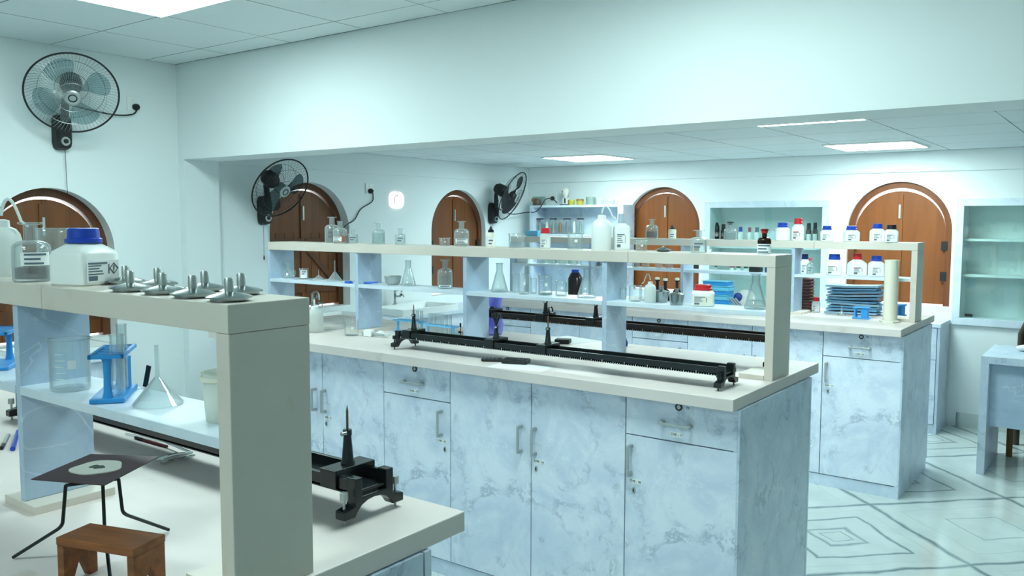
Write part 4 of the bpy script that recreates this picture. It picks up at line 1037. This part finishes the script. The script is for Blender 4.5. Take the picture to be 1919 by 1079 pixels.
for k in range(7):
    y = 5.36; q = on(1, y, 1353, 565); z = ZT+.03*k
    t = thing('blue_tray', 'cyan plastic tray in the stack behind the conical flask, %s' % ('lowest', 'second', 'third', 'fourth', 'fifth', 'sixth', 'topmost')[k], 'tray', (q.x-.03+.004*(k % 3), y, z), R(2*(k % 3-1)), 'stacked cyan trays')
    MB().box(-.085, .085, -.055, .055, 0, .024).build('body', CYANP if k % 2 else BLUEP, t, bevel=.003); MB().box(-.09, .09, -.06, .06, .0242, .0296).build('rim', CYANP, t, bevel=.001)
for k in range(3):
    q = on(1, 5.3, 1388, 556); o = MB().tube([(-.06, 0, .105), (.03, 0, .012)], .007, 6).build('metal_rod', TRAYDK); o.location = (q.x-.008+.019*k, 5.28, ZT); tag(o, 'grey rod leaning against the cyan tray stack, %s of three' % ('left', 'middle', 'right')[k], 'rod', 'grey rods by the cyan trays')
q = on(1, 5.45, 1395, 545); o = thing('plastic_bag', 'crumpled clear bag with blue patch behind the end flask', 'bag', (q.x, 5.47, ZT)); MB().sphere((0, 0, .075), .075, 16, (1, .6, 1)).build('body', MILKY_C, o); MB().sphere((-.035, -.04, .1), .03, 12).build('blue_patch', DKBLUE, o)
q = on(1, 5.79, 1508, 525); o = thing('egg_tray_stack', 'column of dark maroon card trays behind the middle rack post', 'trays', (q.x, 5.79, ZT))
m = MB()
for k in range(11): m.loft([(.05, .021*k, 1), (.06, .021*k+.01, 1), (.05, .021*k+.0195, 1), (0, .021*k+.0195), ], 24, p=6)
m.build('trays', MAROON, o)
q = on(1, 5.76, 1530, 545); t = jar(Vector((q.x, 5.76, ZT)), .1, .055, 'small white jar with red lid right of the maroon column', REDCAP, body=MILKY, capw=.75)
p = on(2, ZT, 1493, 587); box_item('white_slab', p, .12, .075, .016, R(0), 'flat pale slab beside the middle rack post', 'slab', EDGE, .002)
# folders
cF = on(2, ZT, 1590, 590); cF.y += .11
for k in range(10):
    o = MB(); L, Wd = .33-.01*(k % 3), .15
    n = 12; vs = []; th = .0105+.003*(k % 2)
    for i in range(n+1):
        u = -L/2+L*i/n; zz = .006*sin(u*9+k)*.5+.02*max(0, k-2)/6*max(0, u/L+.1)
        for v in (-Wd/2, Wd/2): vs += [(u, v, zz), (u, v, zz+th)]
    fs = []
    for i in range(n):
        a = 4*i; fs += [(a+1, a+5, a+7, a+3), (a, a+2, a+6, a+4), (a, a+4, a+5, a+1), (a+2, a+3, a+7, a+6)]
    fs += [(0, 1, 3, 2), (4*n, 4*n+2, 4*n+3, 4*n+1)]
    o.add(vs, fs, False); ob = o.build('blue_folder', APRON if k % 3 else APRON_L); ob.location = (cF.x+.004*(k % 4), cF.y+.003*(k % 2), ZT+.004+.0185*k); ob.rotation_euler = (0, 0, R(-2+1.5*(k % 3)))
    tag(ob, 'blue plastic folder in the pile on the rear bench, %s from the bottom' % ('first', 'second', 'third', 'fourth', 'fifth', 'sixth', 'seventh', 'eighth', 'ninth', 'topmost')[k], 'folder', 'blue folders piled on the rear bench')
p = on(2, ZT, 1577, 591); q = on(1, p.y, 1577, 571); funnel(p, q.z-ZT+.005, .05, 'tiny upturned funnel in front of the blue folders')
def rack_end(p, rz, label):
    t = thing('test_tube_rack', label, 'rack', p, rz); L, Wd, H = .10, .06, .075
    MB().box(-L/2, L/2, -Wd/2, Wd/2, 0, .009).build('base_plate', BLUEP, t, bevel=.002); MB().box(-L/2, L/2, -Wd/2, Wd/2, H-.009, H).build('top_plate', BLUEP, t, bevel=.002)
    for s in (-1, 1): MB().loft([(.011, .009), (.007, .02), (.006, H*.5), (.007, H-.02), (.011, H-.009)], 14, Matrix.Translation((-L/2+.015, s*.018, 0))).build('leg', BLUEP, t)
    MB().box(L/2-.05, L/2-.008, -Wd/2+.006, Wd/2-.006, .009, H-.009).build('centre_block', BLUEP, t, bevel=.002)
rack_end(on(2, ZT, 1614, 597), R(4), 'short blue tube rack in front of the blue folders')
rack_end(on(2, ZT, 1688, 594)+Vector((-.03, .06, 0)), R(70), 'blue tube rack half hidden by the measuring cylinder')
p = on(2, ZT, 1671, 604); q = on(1, p.y, 1671, 487); h = q.z-ZT
t = thing('measuring_cylinder', 'tall yellowed plastic measuring cylinder on the rear bench end', 'cylinder', p+Vector((-.012, .005, 0))); r = 13*mpp(p)
MB().loft([(0, 0), (r*1.45, 0), (r*1.45, .008), (r*.98, .016), (0, .016)], 6).build('foot', CYLP, t)
MB().loft([(r*.95, .016), (r*.97, h*.98), (r*1.05, h), (r*.9, h), (r*.86, .02), (r*.95, .016)], 32).build('tube', CYLP, t)

# ------------------------------------------------------------------ wall fans
def fan(cy, cz, az, tilt, Rf, label, blade_mat, cover_rear=True, motor_mat=None, mount=None, nbl=3, spin=.4, cx=-4.93, wide=1.0, wires=None):
    t = thing('wall_fan', label, 'fan', (XL, mount[0], mount[1]))
    o = Vector((XL, mount[0], mount[1])); c = Vector((cx, cy, cz))-o
    n = Vector((cos(az)*cos(tilt), sin(az)*cos(tilt), -sin(tilt))); xr = Vector((0, 0, 1)).cross(n).normalized(); up = n.cross(xr)
    M = Matrix(((xr.x, up.x, n.x, c.x), (xr.y, up.y, n.y, c.y), (xr.z, up.z, n.z, c.z), (0, 0, 0, 1)))
    mt = motor_mat or BLACKM
    for nm, zf, zr in (('front_guard', .055, 1), ('rear_guard', -.085, -1)):
        m = MB()
        NW = 72 if wires is None else 46
        for k in range(NW):
            a = 2*pi*k/NW; pts = []
            for q in range(6):
                rr = .045+(Rf-.045)*q/5; pts.append((rr*cos(a+.12*zr*(1-q/5)), rr*sin(a+.12*zr*(1-q/5)), zf*(1-(rr/Rf)**3)))
            m.tube(pts, .0007, 3, M=M)
        for rr in (.045, Rf*.36, Rf*.72): m.torus(rr, .0013, 36, 4, M @ Matrix.Translation((0, 0, zf*(1-(rr/Rf)**3))))
        m.build(nm, IRON if nm == 'rear_guard' else (wires or STEEL_R), t)
    MB().torus(Rf, .0055, 64, 8, M).build('rim', BLACKM, t)
    MB().loft([(0, .048), (.042, .048), (.045, .054), (.038, .06), (0, .062)], 28, M).build('badge', STEEL_R, t)
    MB().loft([(.018, .0621), (.024, .0622), (.024, .0632), (.018, .0632), (.018, .0621)], 24, M).build('badge_ring', BLACKM, t)
    bl = MB(); nu, nv = 8, 9
    for b in range(nbl):
        a0 = 2*pi*b/nbl+spin; vs = []
        for side in (0, .002):
            for i in range(nu+1):
                s = i/nu; rr = .035+(Rf*.86-.035)*s; ha = (.30+.42*s-.25*s**4)*wide
                for j in range(nv+1):
                    v = 2*j/nv-1; a = a0+ha*v*(1 if v > 0 else .9)
                    rr2 = rr*(1-.10*s*v*v); vs.append((rr2*cos(a), rr2*sin(a), -.012+.026*v*(1-.45*s)+side))
        K = (nu+1)*(nv+1); fs = []
        for i in range(nu):
            for j in range(nv):
                a = i*(nv+1)+j; fs += [(a, a+1, a+nv+2, a+nv+1), (K+a, K+a+nv+1, K+a+nv+2, K+a+1)]
        for i in range(nu): fs += [(i*(nv+1), (i+1)*(nv+1), K+(i+1)*(nv+1), K+i*(nv+1)), (i*(nv+1)+nv, K+i*(nv+1)+nv, K+(i+1)*(nv+1)+nv, (i+1)*(nv+1)+nv)]
        for j in range(nv): fs += [(j, K+j, K+j+1, j+1), (nu*(nv+1)+j, nu*(nv+1)+j+1, K+nu*(nv+1)+j+1, K+nu*(nv+1)+j)]
        bl.add(vs, fs, True, M)
    bl.build('blades', blade_mat, t)
    MB().loft([(0, -.03), (.036, -.03), (.04, -.02), (.04, .014), (.03, .028), (0, .032)], 24, M).build('hub', blade_mat, t)
    MB().loft([(0, -.205), (.035, -.2), (.056, -.17), (.06, -.11), (.05, -.088), (0, -.086)], 24, M).build('motor_housing', mt, t)
    # bracket on the wall
    br = MB().loft([(.045, .0, 1), (.05, .008, 1), (.046, .055, 1), (.032, .068, 1), (0, .07)], 32, Matrix.Rotation(R(90), 4, 'Y') @ Matrix.Diagonal((2.1, 1, 1, 1)), p=5).build('bracket', BLACKM, t)
    MB().loft([(.014, .068), (.026, .068), (.026, .074), (.014, .074), (.014, .068)], 24, Matrix.Translation((0, 0, -.055)) @ Matrix.Rotation(R(90), 4, 'Y')).build('dial_ring', STEEL_R, br)
    MB().cyl((0, 0), .013, .066, .082, 18, M=Matrix.Translation((0, 0, -.055)) @ Matrix.Rotation(R(90), 4, 'Y')).build('dial', BLACKM, br)
    pm = M @ Vector((0, 0, -.15)); MB().tube([(.04, 0, .05), (.07, 0, .09), (pm.x*.6, pm.y*.6, pm.z-.05), pm], [.026, .024, .02, .022], 12).build('arm', mt, t)
    return t, M
F1, M1 = fan(2.425, 2.312, R(-24), R(33), .243, 'wall fan with pale see-through blades at upper left', SMOKE_L, mount=(2.487, 2.115), motor_mat=pmat('grey_plastic', (96, 108, 110), .45), nbl=4)
F2, M2f = fan(3.868, 1.822, R(0), R(30), .228, 'black wall fan beside the pilaster over the braced window', SMOKE, mount=(3.93, 1.665), nbl=3, spin=.2, wide=1.2, wires=BLACKM)
F3, M3f = fan(6.63, 1.832, R(16), R(26), .25, 'black wall fan near the far corner by the open shelf', BLACKM, mount=(6.665, 1.665), nbl=3, spin=1.15, wide=1.5, wires=BLACKM)
def loc(o, p): return Vector(p)-o.location
MB().tube([loc(F1, (XL+.03, 2.50, 2.03)), loc(F1, (XL+.03, 2.505, 1.75))], .0018, 6).build('pull_cord', IRON, F1)
for k, (yy, z0) in enumerate(((3.915, 1.30), (3.955, 1.29))):
    MB().tube([loc(F2, (XL+.03, yy, 1.55)), loc(F2, (XL+.03, yy, z0))], .0014, 6).loft([(0, z0-.03-1.63), (.006, z0-.03-1.63), (.004, z0-1.63), (0, z0-1.63)], 10, Matrix.Translation((.03, yy-3.93, 0))).build('pull_cord', IRON, F2)
def cable(o, pts, r, name='power_cable'):
    ps = [loc(o, q) for q in pts]; out = []
    for i in range(len(ps)-1):
        p0, p1, p2, p3 = ps[max(0, i-1)], ps[i], ps[i+1], ps[min(len(ps)-1, i+2)]
        for k in range(6):
            s = k/6; out.append(.5*((2*p1)+(p2-p0)*s+(2*p0-5*p1+4*p2-p3)*s*s+(3*p1-p0-3*p2+p3)*s**3))
    out.append(ps[-1]); return MB().tube(out, r, 6).build(name, BLACKM, o)
def plug(o, p, ax=0):
    q = loc(o, p); c = MB().loft([(0, 0), (.022, 0), (.02, .02), (.009, .035), (0, .036)], 14, Matrix.Translation(q) @ (Matrix.Rotation(R(90), 4, 'Y') if ax == 0 else Matrix.Rotation(R(90), 4, 'X'))).build('plug', BLACKM, o); return c
def outlet(p, ax, label):
    t = thing('wall_socket', label, 'socket', p)
    if ax == 0: MB().box(0, .009, -.045, .045, -.045, .045).build('plate', WHITEP, t, bevel=.003); MB().box(.009, .013, -.012, .012, .018, .036).build('switch', WHITEP, t, bevel=.001); MB().box(.009, .0094, -.012, .012, -.03, -.006).build('pin_holes', TRAYDK, t)
    else: MB().box(-.045, .045, -.009, 0, -.045, .045).build('plate', WHITEP, t, bevel=.003); MB().box(-.012, .012, -.013, -.009, .018, .036).build('switch', WHITEP, t, bevel=.001); MB().box(-.012, .012, -.0094, -.009, -.03, -.006).build('pin_holes', TRAYDK, t)
outlet((XL, 2.955, 2.335), 0, 'white wall socket with black plug right of the first fan')
plug(F1, (XL+.009, 2.965, 2.315)); cable(F1, [(XL+.03, 2.965, 2.30), (XL+.03, 2.93, 2.265), (XL+.03, 2.82, 2.25), (XL+.05, 2.65, 2.262), (XL+.08, 2.52, 2.275)], .005)
pw2 = on(0, XL, 692, 358); outlet((XL, pw2.y, pw2.z+.02), 0, 'white wall socket with black plug left of the rounded plaque')
q1, q2, q3, q4, q5 = [on(0, XL+.012, *s) for s in ((699, 366), (697, 378), (676, 392), (664, 412), (645, 426))]
plug(F2, (XL+.009, pw2.y, pw2.z)); cable(F2, [(XL+.03, pw2.y+.01, pw2.z-.01), q1, q2, q3, q4, q5, (XL+.012, 4.66, 1.38)], .0045)
pw3 = on(1, YF, 1037, 368); outlet((pw3.x, YF, pw3.z), 1, 'white wall socket above the open wall shelf')
cable(F3, [(XL+.06, 6.7, 1.72), (XL+.12, 6.85, 1.66), on(0, XL+.1, 985, 398), on(1, 7.02, 1003, 397), on(1, 7.02, 1013, 388), on(1, 7.05, 1022, 374), on(1, 7.10, 1034, 372), on(1, 7.14, 1044, 380)], .005)
plug(F3, (pw3.x, YF-.009, pw3.z-.02), 1)
# rounded plaque on the left wall, face made emissive to render bright white
PLQ = emission_mat(1.6); PLQ.node_tree.nodes['Emission'].inputs['Color'].default_value = (.95, 1, 1, 1)
pq = on(0, XL, 742, 375); t = thing('wall_plaque', 'white rounded plaque with faint red mark on the left wall', 'plaque', (XL, pq.y, pq.z))
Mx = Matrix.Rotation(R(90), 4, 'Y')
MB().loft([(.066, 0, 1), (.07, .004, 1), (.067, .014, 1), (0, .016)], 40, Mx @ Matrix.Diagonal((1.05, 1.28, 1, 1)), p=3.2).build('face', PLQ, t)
MB().tube([(.0165, -.034, -.03), (.0165, -.032, .02), (.0165, -.015, .04), (.0165, .008, .04), (.0165, .016, .032)], .003, 6).build('mark', pmat('faded_red', (200, 150, 152), .6), t)

# ------------------------------------------------------------------ wall cabinets and shelf on the far wall
LINING = pmat('cabinet_lining', (228, 234, 233), .5)
def wall_cabinet(c, label, shelves, panes, depth=.27):
    x0, x1, z0, z1 = c; w = x1-x0; h = z1-z0
    t = thing('wall_cabinet', label, 'cabinet', (x0, YF, z0)); e = .002
    m = MB(); fw = .055
    for a in ((-.035, w+.035, -.035, .02), (-.035, w+.035, h-.02, h+.035), (-.035, .02, .0201, h-.0201), (w-.02, w+.035, .0201, h-.0201)): m.box(a[0], a[1], -.022, -.0005, a[2], a[3])
    m.build('frame', LAM_PALE, t, bevel=.0015)
    m = MB(); m.box(e, w-e, depth-.012, depth, e, h-e).box(e, .014, e, depth-.012, e, h-e).box(w-.014, w-e, e, depth-.012, e, h-e).box(.014, w-.014, e, depth-.012, e, .014).box(.014, w-.014, e, depth-.012, h-.014, h-e)
    m.build('lining', LINING, t)
    for z in shelves: MB().box(.0145, w-.0145, .04, depth-.0125, z, z+.018).build('shelf', LINING, t, bevel=.001)
    for k, (a, b, y) in enumerate(panes):
        g = MB().box(a, b, y, y+.004, .021, h-.021).build('sliding_pane', GLASS_PANE, t)
        gx = a+.03 if k == 0 else b-.09
        MB().box(gx, gx+.055, y-.009, y-.0002, .03, .052).build('finger_pull', BLACKM, g, bevel=.002)
    return t
w3 = CAB3[1]-CAB3[0]; w5 = CAB5[1]-CAB5[0]
wall_cabinet(CAB3, 'recessed glass fronted wall cabinet full of small jars between the windows', [.28, .52], [(.022, w3*.55, .004), (w3*.5, w3-.022, .013)])
wall_cabinet(CAB5, 'recessed glass fronted empty wall cabinet at far right', [.335, .61], [(.022, w5*.36, .004), (w5*.33, w5-.022, .013)])
# contents of the middle cabinet
zsh = CAB3[2]+.538+.0005; YC3 = YF+.14
items3 = [(1342, 416, 14, 'dark', 'dark rounded object at left in the glazed cabinet'), (1356, 420, 10, 'darkjar', 'small dark jar behind the green stoppered bottle'), (1388, 425, 9, 'blue', 'tiny white jar with blue lid in the glazed cabinet'), (1405, 426, 8, 'pink', 'tiny jar with pink lid in the glazed cabinet'), (1419, 426, 10, 'grey', 'tiny grey jar in the glazed cabinet'), (1516, 418, 10, 'black', 'dark bottle with white label, left of a pair in the glazed cabinet'), (1528, 417, 9, 'black', 'dark bottle with white label, right of a pair in the glazed cabinet')]
for px, yt, w0, kd, lb in items3:
    q = on(1, YC3, px, yt); h = max(.05, q.z-zsh); w = w0*mpp(q)*1.0; p = Vector((q.x, YC3, zsh))
    if kd == 'dark':
        t = thing('anatomical_model', lb, 'model', p); MB().loft([(0, 0), (w*.4, 0), (w*.42, h*.15), (w*.5, h*.5), (w*.45, h*.8), (w*.25, h*.97), (0, h)], 20).build('body', DARKSOL, t); MB().sphere((w*.2, -w*.32, h*.45), w*.24).build('pale_part', SKIN, t)
    else:
        cm = {'blue': BLUECAP, 'pink': PINKCAP, 'grey': TRAYDK, 'black': BLACKCAP, 'darkjar': BLACKCAP}[kd]; bd = {'black': DARKSOL, 'darkjar': DARKSOL}.get(kd, WHITEP)
        t = thing('small_jar', lb, 'jar', p); MB().loft([(0, 0), (w*.5, 0), (w*.5, h*.68), (w*.34, h*.76), (0, h*.76)], 20).build('body', bd, t); MB().loft([(w*.36, h*.72), (w*.36, h), (0, h)], 18).build('cap', cm, t)
        if kd == 'black': curved_label(w*.5, h*.2, h*.55, .9, to_cam(p), 'label', PAPER, t)
zs2 = CAB3[2]+.298+.0005
for k, (px, kd) in enumerate(((1372, PINKCAP), (1384, GREENCAP), (1398, GREENCAP), (1340, TRAYDK))):
    q = on(1, YC3, px, 500); w = .045; h = .055
    t = thing('small_jar', 'little jar on the cabinet shelf behind rear rack, %s' % ('with pink lid', 'with green lid left', 'with green lid right', 'grey lidded at left')[k], 'jar', (q.x, YC3, zs2)); MB().loft([(0, 0), (w*.5, 0), (w*.5, h*.7), (0, h*.7)], 18).build('body', WHITEP, t); MB().loft([(w*.45, h*.7), (w*.45, h), (0, h)], 18).build('cap', kd, t)
# white box in cabinet
q = on(1, YC3+.04, 1452, 416); box_item('white_box', Vector((q.x, YC3+.03, zsh)), .17, .1, .14, 0, 'tall pale carton in the glazed cabinet behind the red capped bottles', 'box', LAM_PALE, .002)

# far counter and left counter
ZF = .8346
xf = -1.172
t = thing('wall_counter_cabinet', 'shallow laminate counter unit under the far wall windows', 'cabinet', (XL+.02, 6.917, 0)); W_ = xf-(XL+.02)
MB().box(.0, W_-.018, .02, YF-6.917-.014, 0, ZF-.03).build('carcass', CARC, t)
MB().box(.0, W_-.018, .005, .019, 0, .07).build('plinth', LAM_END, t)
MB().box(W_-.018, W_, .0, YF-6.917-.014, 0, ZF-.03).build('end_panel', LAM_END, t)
xx = W_-.018; k = 0
while xx > .45:
    MB().box(xx-.43, xx-.004, .0, .0195, .074, .56).build('door', LAM, t, bevel=.001); MB().box(xx-.43, xx-.004, 0, .0195, .564, ZF-.032).build('drawer', LAM, t, bevel=.001); xx -= .43
o = MB((XL, 6.9, ZF-.03)).box(XL+.001, xf+.004, 6.912, YF-.001, ZF-.0295, ZF).build('worktop', LAM_PALE, bevel=.002); tag(o, 'pale laminate worktop along the far wall', 'worktop')
t = thing('wall_counter_cabinet', 'laminate counter unit with sinks along the left wall', 'cabinet', (XL+.001, 3.6, 0))
MB().box(0, .44, 0, 3.29, .07, ZF-.05).build('carcass', LAM, t); MB().box(0, .40, 0, 3.29, 0, .069).build('plinth', LAM_END, t)
o = MB((XL, 3.6, ZF-.05)).box(XL+.001, XL+.47, 3.58, 6.90, ZF-.049, ZF-.02).build('worktop', LAM_PALE, bevel=.002); tag(o, 'pale laminate worktop along the left wall', 'worktop')
def sink(y0, y1, label, x1=.44):
    t = thing('sink', label, 'sink', (XL+.02, (y0+y1)/2, ZF-.0195)); L = (y1-y0)/2; H = .055; m = MB()
    m.box(.0, x1, -L, -L+.03, 0, H).box(0, x1, L-.03, L, 0, H).box(0, .09, -L+.03, L-.03, 0, H).box(x1-.03, x1, -L+.03, L-.03, 0, H).box(.09, x1-.03, -L+.03, L-.03, 0, .004)
    m.build('basin', CERAM, t, bevel=.006); return t
def tap(p, label):
    t = thing('lab_tap', label, 'tap', p)
    MB().loft([(0, 0), (.022, 0), (.02, .006), (.011, .012), (.010, .16), (0, .16)], 16).build('riser', STEEL_R, t)
    pts = [(0, 0, .12), (0, 0, .135)]+[(.04-.04*cos(a), .0, .135+.04*sin(a)) for a in [pi*k/8 for k in range(1, 9)]]+[(.08, 0, .11)]
    MB().tube(pts, .008, 10).build('swan_neck', STEEL_R, t)
    for k, (d, z) in enumerate((((.05, -.05), .07), ((.04, .055), .07), ((.05, .02), .125))):
        v = MB().tube([(0, 0, z), (d[0]*.7, d[1]*.7, z), (d[0], d[1], z+.012), (d[0]*1.15, d[1]*1.15, z-.01)], [.008, .008, .007, .005], 8).build('outlet', STEEL, t)
        MB().cyl((d[0]*.75, d[1]*.75), .011, z+.006, z+.024, 10).build('knob', STEEL, v)
    return t
sink(4.0, 4.62, 'white ceramic sink left of the bench behind the middle rack'); tap(Vector((XL+.065, 4.33, ZF+.0355)), 'chrome lab tap with swan neck at the left sink')
sink(4.93, 5.62, 'white ceramic sink at left wall beyond the middle rack divider'); tap(Vector((XL+.065, 5.24, ZF+.0355)), 'chrome lab tap with side outlets at the further sink')
YE1 = 2.62
t = thing('wall_counter_cabinet', 'laminate counter unit below the first window', 'cabinet', (XL+.001, 1.6, 0)); MB().box(0, .44, 0, YE1-1.6, 0, ZF-.05).build('carcass', LAM, t)
o = MB((XL, 1.6, ZF-.05)).box(XL+.001, XL+.47, 1.58, YE1+.01, ZF-.049, ZF-.02).build('worktop', LAM_PALE, bevel=.002); tag(o, 'pale laminate worktop below the first window', 'worktop')
sink(2.02, 2.58, 'white ceramic sink seen through the near rack'); tap(Vector((XL+.065, 2.5, ZF+.0355)), 'white topped lab tap behind the near blue rack')

# open shelf unit at the far corner
YS = 7.08; A, Bx = on(1, YS, 993, 385), on(1, YS, 1168, 384)
x0, x1 = max(A.x, XL+.03), Bx.x; H = A.z-ZF; W_ = x1-x0
t = thing('open_shelf', 'open laminate shelf unit in the far corner carrying specimen jars', 'shelf', (x0, YS, ZF+.0005)); D = YF-YS-.001
MB().box(0, .035, 0, D, 0, H-.022).build('side_panel', LAM_END, t); MB().box(W_-.06, W_, 0, D, 0, H-.022).build('side_panel', LAM_END, t)
MB().box(0, W_, 0, D, H-.0215, H).build('top', LAM_PALE, t, bevel=.001)
MB().box(.0355, W_-.0605, D-.012, D, 0, H-.022).build('back', LAM_PALE, t)
zsf = on(1, YS, 1003, 438).z-ZF
for zz in (zsf-.02, .30): MB().box(.0355, W_-.0605, 0.005, D-.0125, zz, zz+.02).build('shelf', LAM_PALE, t, bevel=.001)
yb_ = YS+.09; zst = ZF+.0005+H+.0005
def on_shelf(px, yt, w0, z): q = on(1, yb_, px, yt); return Vector((q.x, yb_, z)), max(.02, q.z-z), w0*mpp(q)
p, h, w = on_shelf(1003, 373, 18, zst); box_item('grey_box', Vector((p.x, YS+.16, zst)), .13, .05, h*1.4, 0, 'grey green box at the left on top of the open shelf', 'box', GREYGRN)
p, h, w = on_shelf(1014, 371, 16, zst); t = thing('brown_model', 'dark brown rounded model on top of the open shelf', 'model', p+Vector((-.03, -.03, 0))); MB().loft([(0, 0), (w*.4, 0), (w*.5, h*.4), (w*.38, h*.8), (0, h)], 18).build('body', pmat('brown_model_paint', (92, 74, 62), .5), t); MB().sphere((-.04, -.01, h*.75), .02).build('snout', BROWNSPEC, t)
p, h, w = on_shelf(1060, 352, 14, zst)
t = thing('anatomical_model', 'small anatomical head model on a white stand on the open shelf', 'model', p)
MB().box(-.045, .045, -.035, .035, 0, .008).build('base', BLACKM, t, bevel=.002); MB().box(-.03, .03, -.012, .03, .008, h*.42).build('stand', WHITEP, t, bevel=.002); MB().box(-.008, .008, -.0135, -.0122, .02, h*.4).build('slot', BLACKM, t)
MB().loft([(0, h*.42), (w*.22, h*.44), (w*.3, h*.55), (w*.5, h*.72), (w*.46, h*.9), (w*.25, h), (0, h*1.01)], 20).build('head', BONE, t); MB().sphere((-w*.22, -w*.26, h*.78), w*.2).build('exposed_side', MAROON, t)
for k, (px, w0, yt, mt, lb) in enumerate(((1071, 13, 374, YELLOWJ, 'left yellow jar on top of the open shelf'), (1087, 15, 373, YELLOWJ, 'right yellow jar on top of the open shelf'), (1107, 19, 369, GREYGRN, 'grey green lidded pot on top of the open shelf'), (1124, 16, 373, MILKY_C, 'clear plastic bowl on top of the open shelf'), (1143, 20, 373, MILKY_C, 'clear plastic tub at right on top of the open shelf'))):
    p, h, w = on_shelf(px, yt, w0, zst); t = thing('specimen_pot', lb, 'pot', p); w *= .97
    MB().loft([(0, 0), (w*.42, 0), (w*.48, h*.7), (0, h*.7)], 20).build('body', mt, t); MB().loft([(w*.49, h*.7), (w*.5, h*.72), (w*.46, h), (0, h)], 20).build('lid', mt if k != 1 else BROWNSPEC, t)
zin = ZF+.0005+zsf+.0006
for k, (px, mt) in enumerate(((1012, GREYGRN), (1025, BONE), (1037, GREYGRN), (1050, BROWNSPEC), (1063, TRAYDK), (1076, BONE), (1088, GREYGRN))):
    p, h, w = on_shelf(px, 409, 12.5, zin)
    t = thing('specimen_jar', 'glass specimen jar on the open shelf, %s from left' % ('first', 'second', 'third', 'fourth', 'fifth', 'sixth', 'seventh')[k], 'jar', p, 0, 'specimen jars on the open shelf'); h = min(h, H-zsf-.03)
    MB().loft([(0, 0), (w*.42, 0, 1), (w*.42, h*.92, 1), (0, h*.92)], 24, p=6).build('body', GLASS, t); MB().loft([(w*.43, h*.92, 1), (w*.43, h, 1), (0, h)], 24, p=6).build('lid', BLACKM if k % 2 == 0 else TRAYDK, t)
    MB().loft([(0, .01), (w*.2, .012), (w*.26, h*.4), (w*.16, h*.75), (0, h*.82)], 14).build('specimen', mt, t)
zlo = ZF+.0005+.32+.0006
for k, px in enumerate((1026, 1050, 1074)):
    p, h, w = on_shelf(px, 510, 24, zlo)
    t = thing('storage_jar', 'squat storage jar with dark lid low on the open shelf, %s of three' % ('left', 'middle', 'right')[k], 'jar', p, 0, 'squat jars low on the open shelf'); h = min(max(h, .08), .12)
    MB().loft([(0, 0), (w*.42, 0), (w*.42, h*.85), (0, h*.85)], 22).build('body', GREYGRN, t); MB().loft([(w*.45, h*.85), (w*.45, h), (0, h)], 22).build('lid', BLACKM, t)

# ------------------------------------------------------------------ table at the right
t = thing('side_table', 'marble laminate table with slab legs at the right edge', 'table', (-.775, 5.985, 0)); zt_ = .755
TW, TD = 1.3, .62
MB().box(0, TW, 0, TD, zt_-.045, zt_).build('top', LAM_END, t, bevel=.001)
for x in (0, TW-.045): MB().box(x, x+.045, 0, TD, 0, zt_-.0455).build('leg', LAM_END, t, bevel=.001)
MB().box(.0455, TW-.0455, .08, .1, .30, zt_-.0455).build('modesty_panel', LAM_DIV, t)
t = thing('chair', 'tubular brown framed chair behind the right hand table', 'chair', (on(1, 6.95, 1914, 620).x+.22, 6.85, 0))
MB().tube([(-.22, .1, 0), (-.22, .1, .45), (-.22, .12, .80), (-.19, .125, .88), (-.10, .13, .92), (.10, .13, .92), (.19, .125, .88), (.22, .12, .80), (.22, .1, .45), (.22, .1, 0)], .022, 12).build('back_frame', BRONZE, t)
for x in (-.22, .22): MB().tube([(x, -.28, 0), (x, -.28, .44)], .02, 10).build('leg', WOODLEG, t)
MB().box(-.235, .235, -.31, .13, .44, .475).build('seat', WOODLEG, t, bevel=.008); MB().box(-.19, .19, .11, .13, .68, .84).build('backrest', WOODLEG, t, bevel=.006)
pt = on(2, zt_, 1918, 658); t = thing('plastic_wrap', 'blue and white printed packet on the right hand table', 'packet', (pt.x+.02, pt.y, zt_), R(20))
MB().sphere((0, 0, .022), .05, 16, (1.3, .8, .44)).build('body', PAPER, t); MB().box(-.02, .04, -.046, -.038, .012, .034).build('print', BLUECAP, t)

# ------------------------------------------------------------------ daylight, camera, colour management
wd = bpy.data.worlds.new('world'); SC.world = wd; wd.use_nodes = True
bg = wd.node_tree.nodes['Background']; bg.inputs['Color'].default_value = (.95, 1, 1, 1); bg.inputs['Strength'].default_value = 4.0
cd = bpy.data.cameras.new('camera'); cam = bpy.data.objects.new('camera', cd); COL.objects.link(cam)
cd.sensor_fit = 'HORIZONTAL'; cd.sensor_width = 36; cd.lens = F_PX/1919*36; cd.clip_start = .02; cd.clip_end = 60
cam.matrix_world = Matrix(((RGT.x, UPV.x, -FWD.x, 0), (RGT.y, UPV.y, -FWD.y, 0), (RGT.z, UPV.z, -FWD.z, CH), (0, 0, 0, 1)))
SC.camera = cam
SC.cycles.use_denoising = True
SC.cycles.transparent_max_bounces = 28; SC.cycles.max_bounces = 9; SC.cycles.diffuse_bounces = 5; SC.cycles.glossy_bounces = 4
SC.cycles.caustics_reflective = False; SC.cycles.caustics_refractive = False; SC.cycles.sample_clamp_indirect = 6
vs_ = SC.view_settings; vs_.view_transform = 'Standard'; vs_.look = 'None'; vs_.gamma = 1.0; vs_.use_curve_mapping = False; vs_.exposure = 0.1
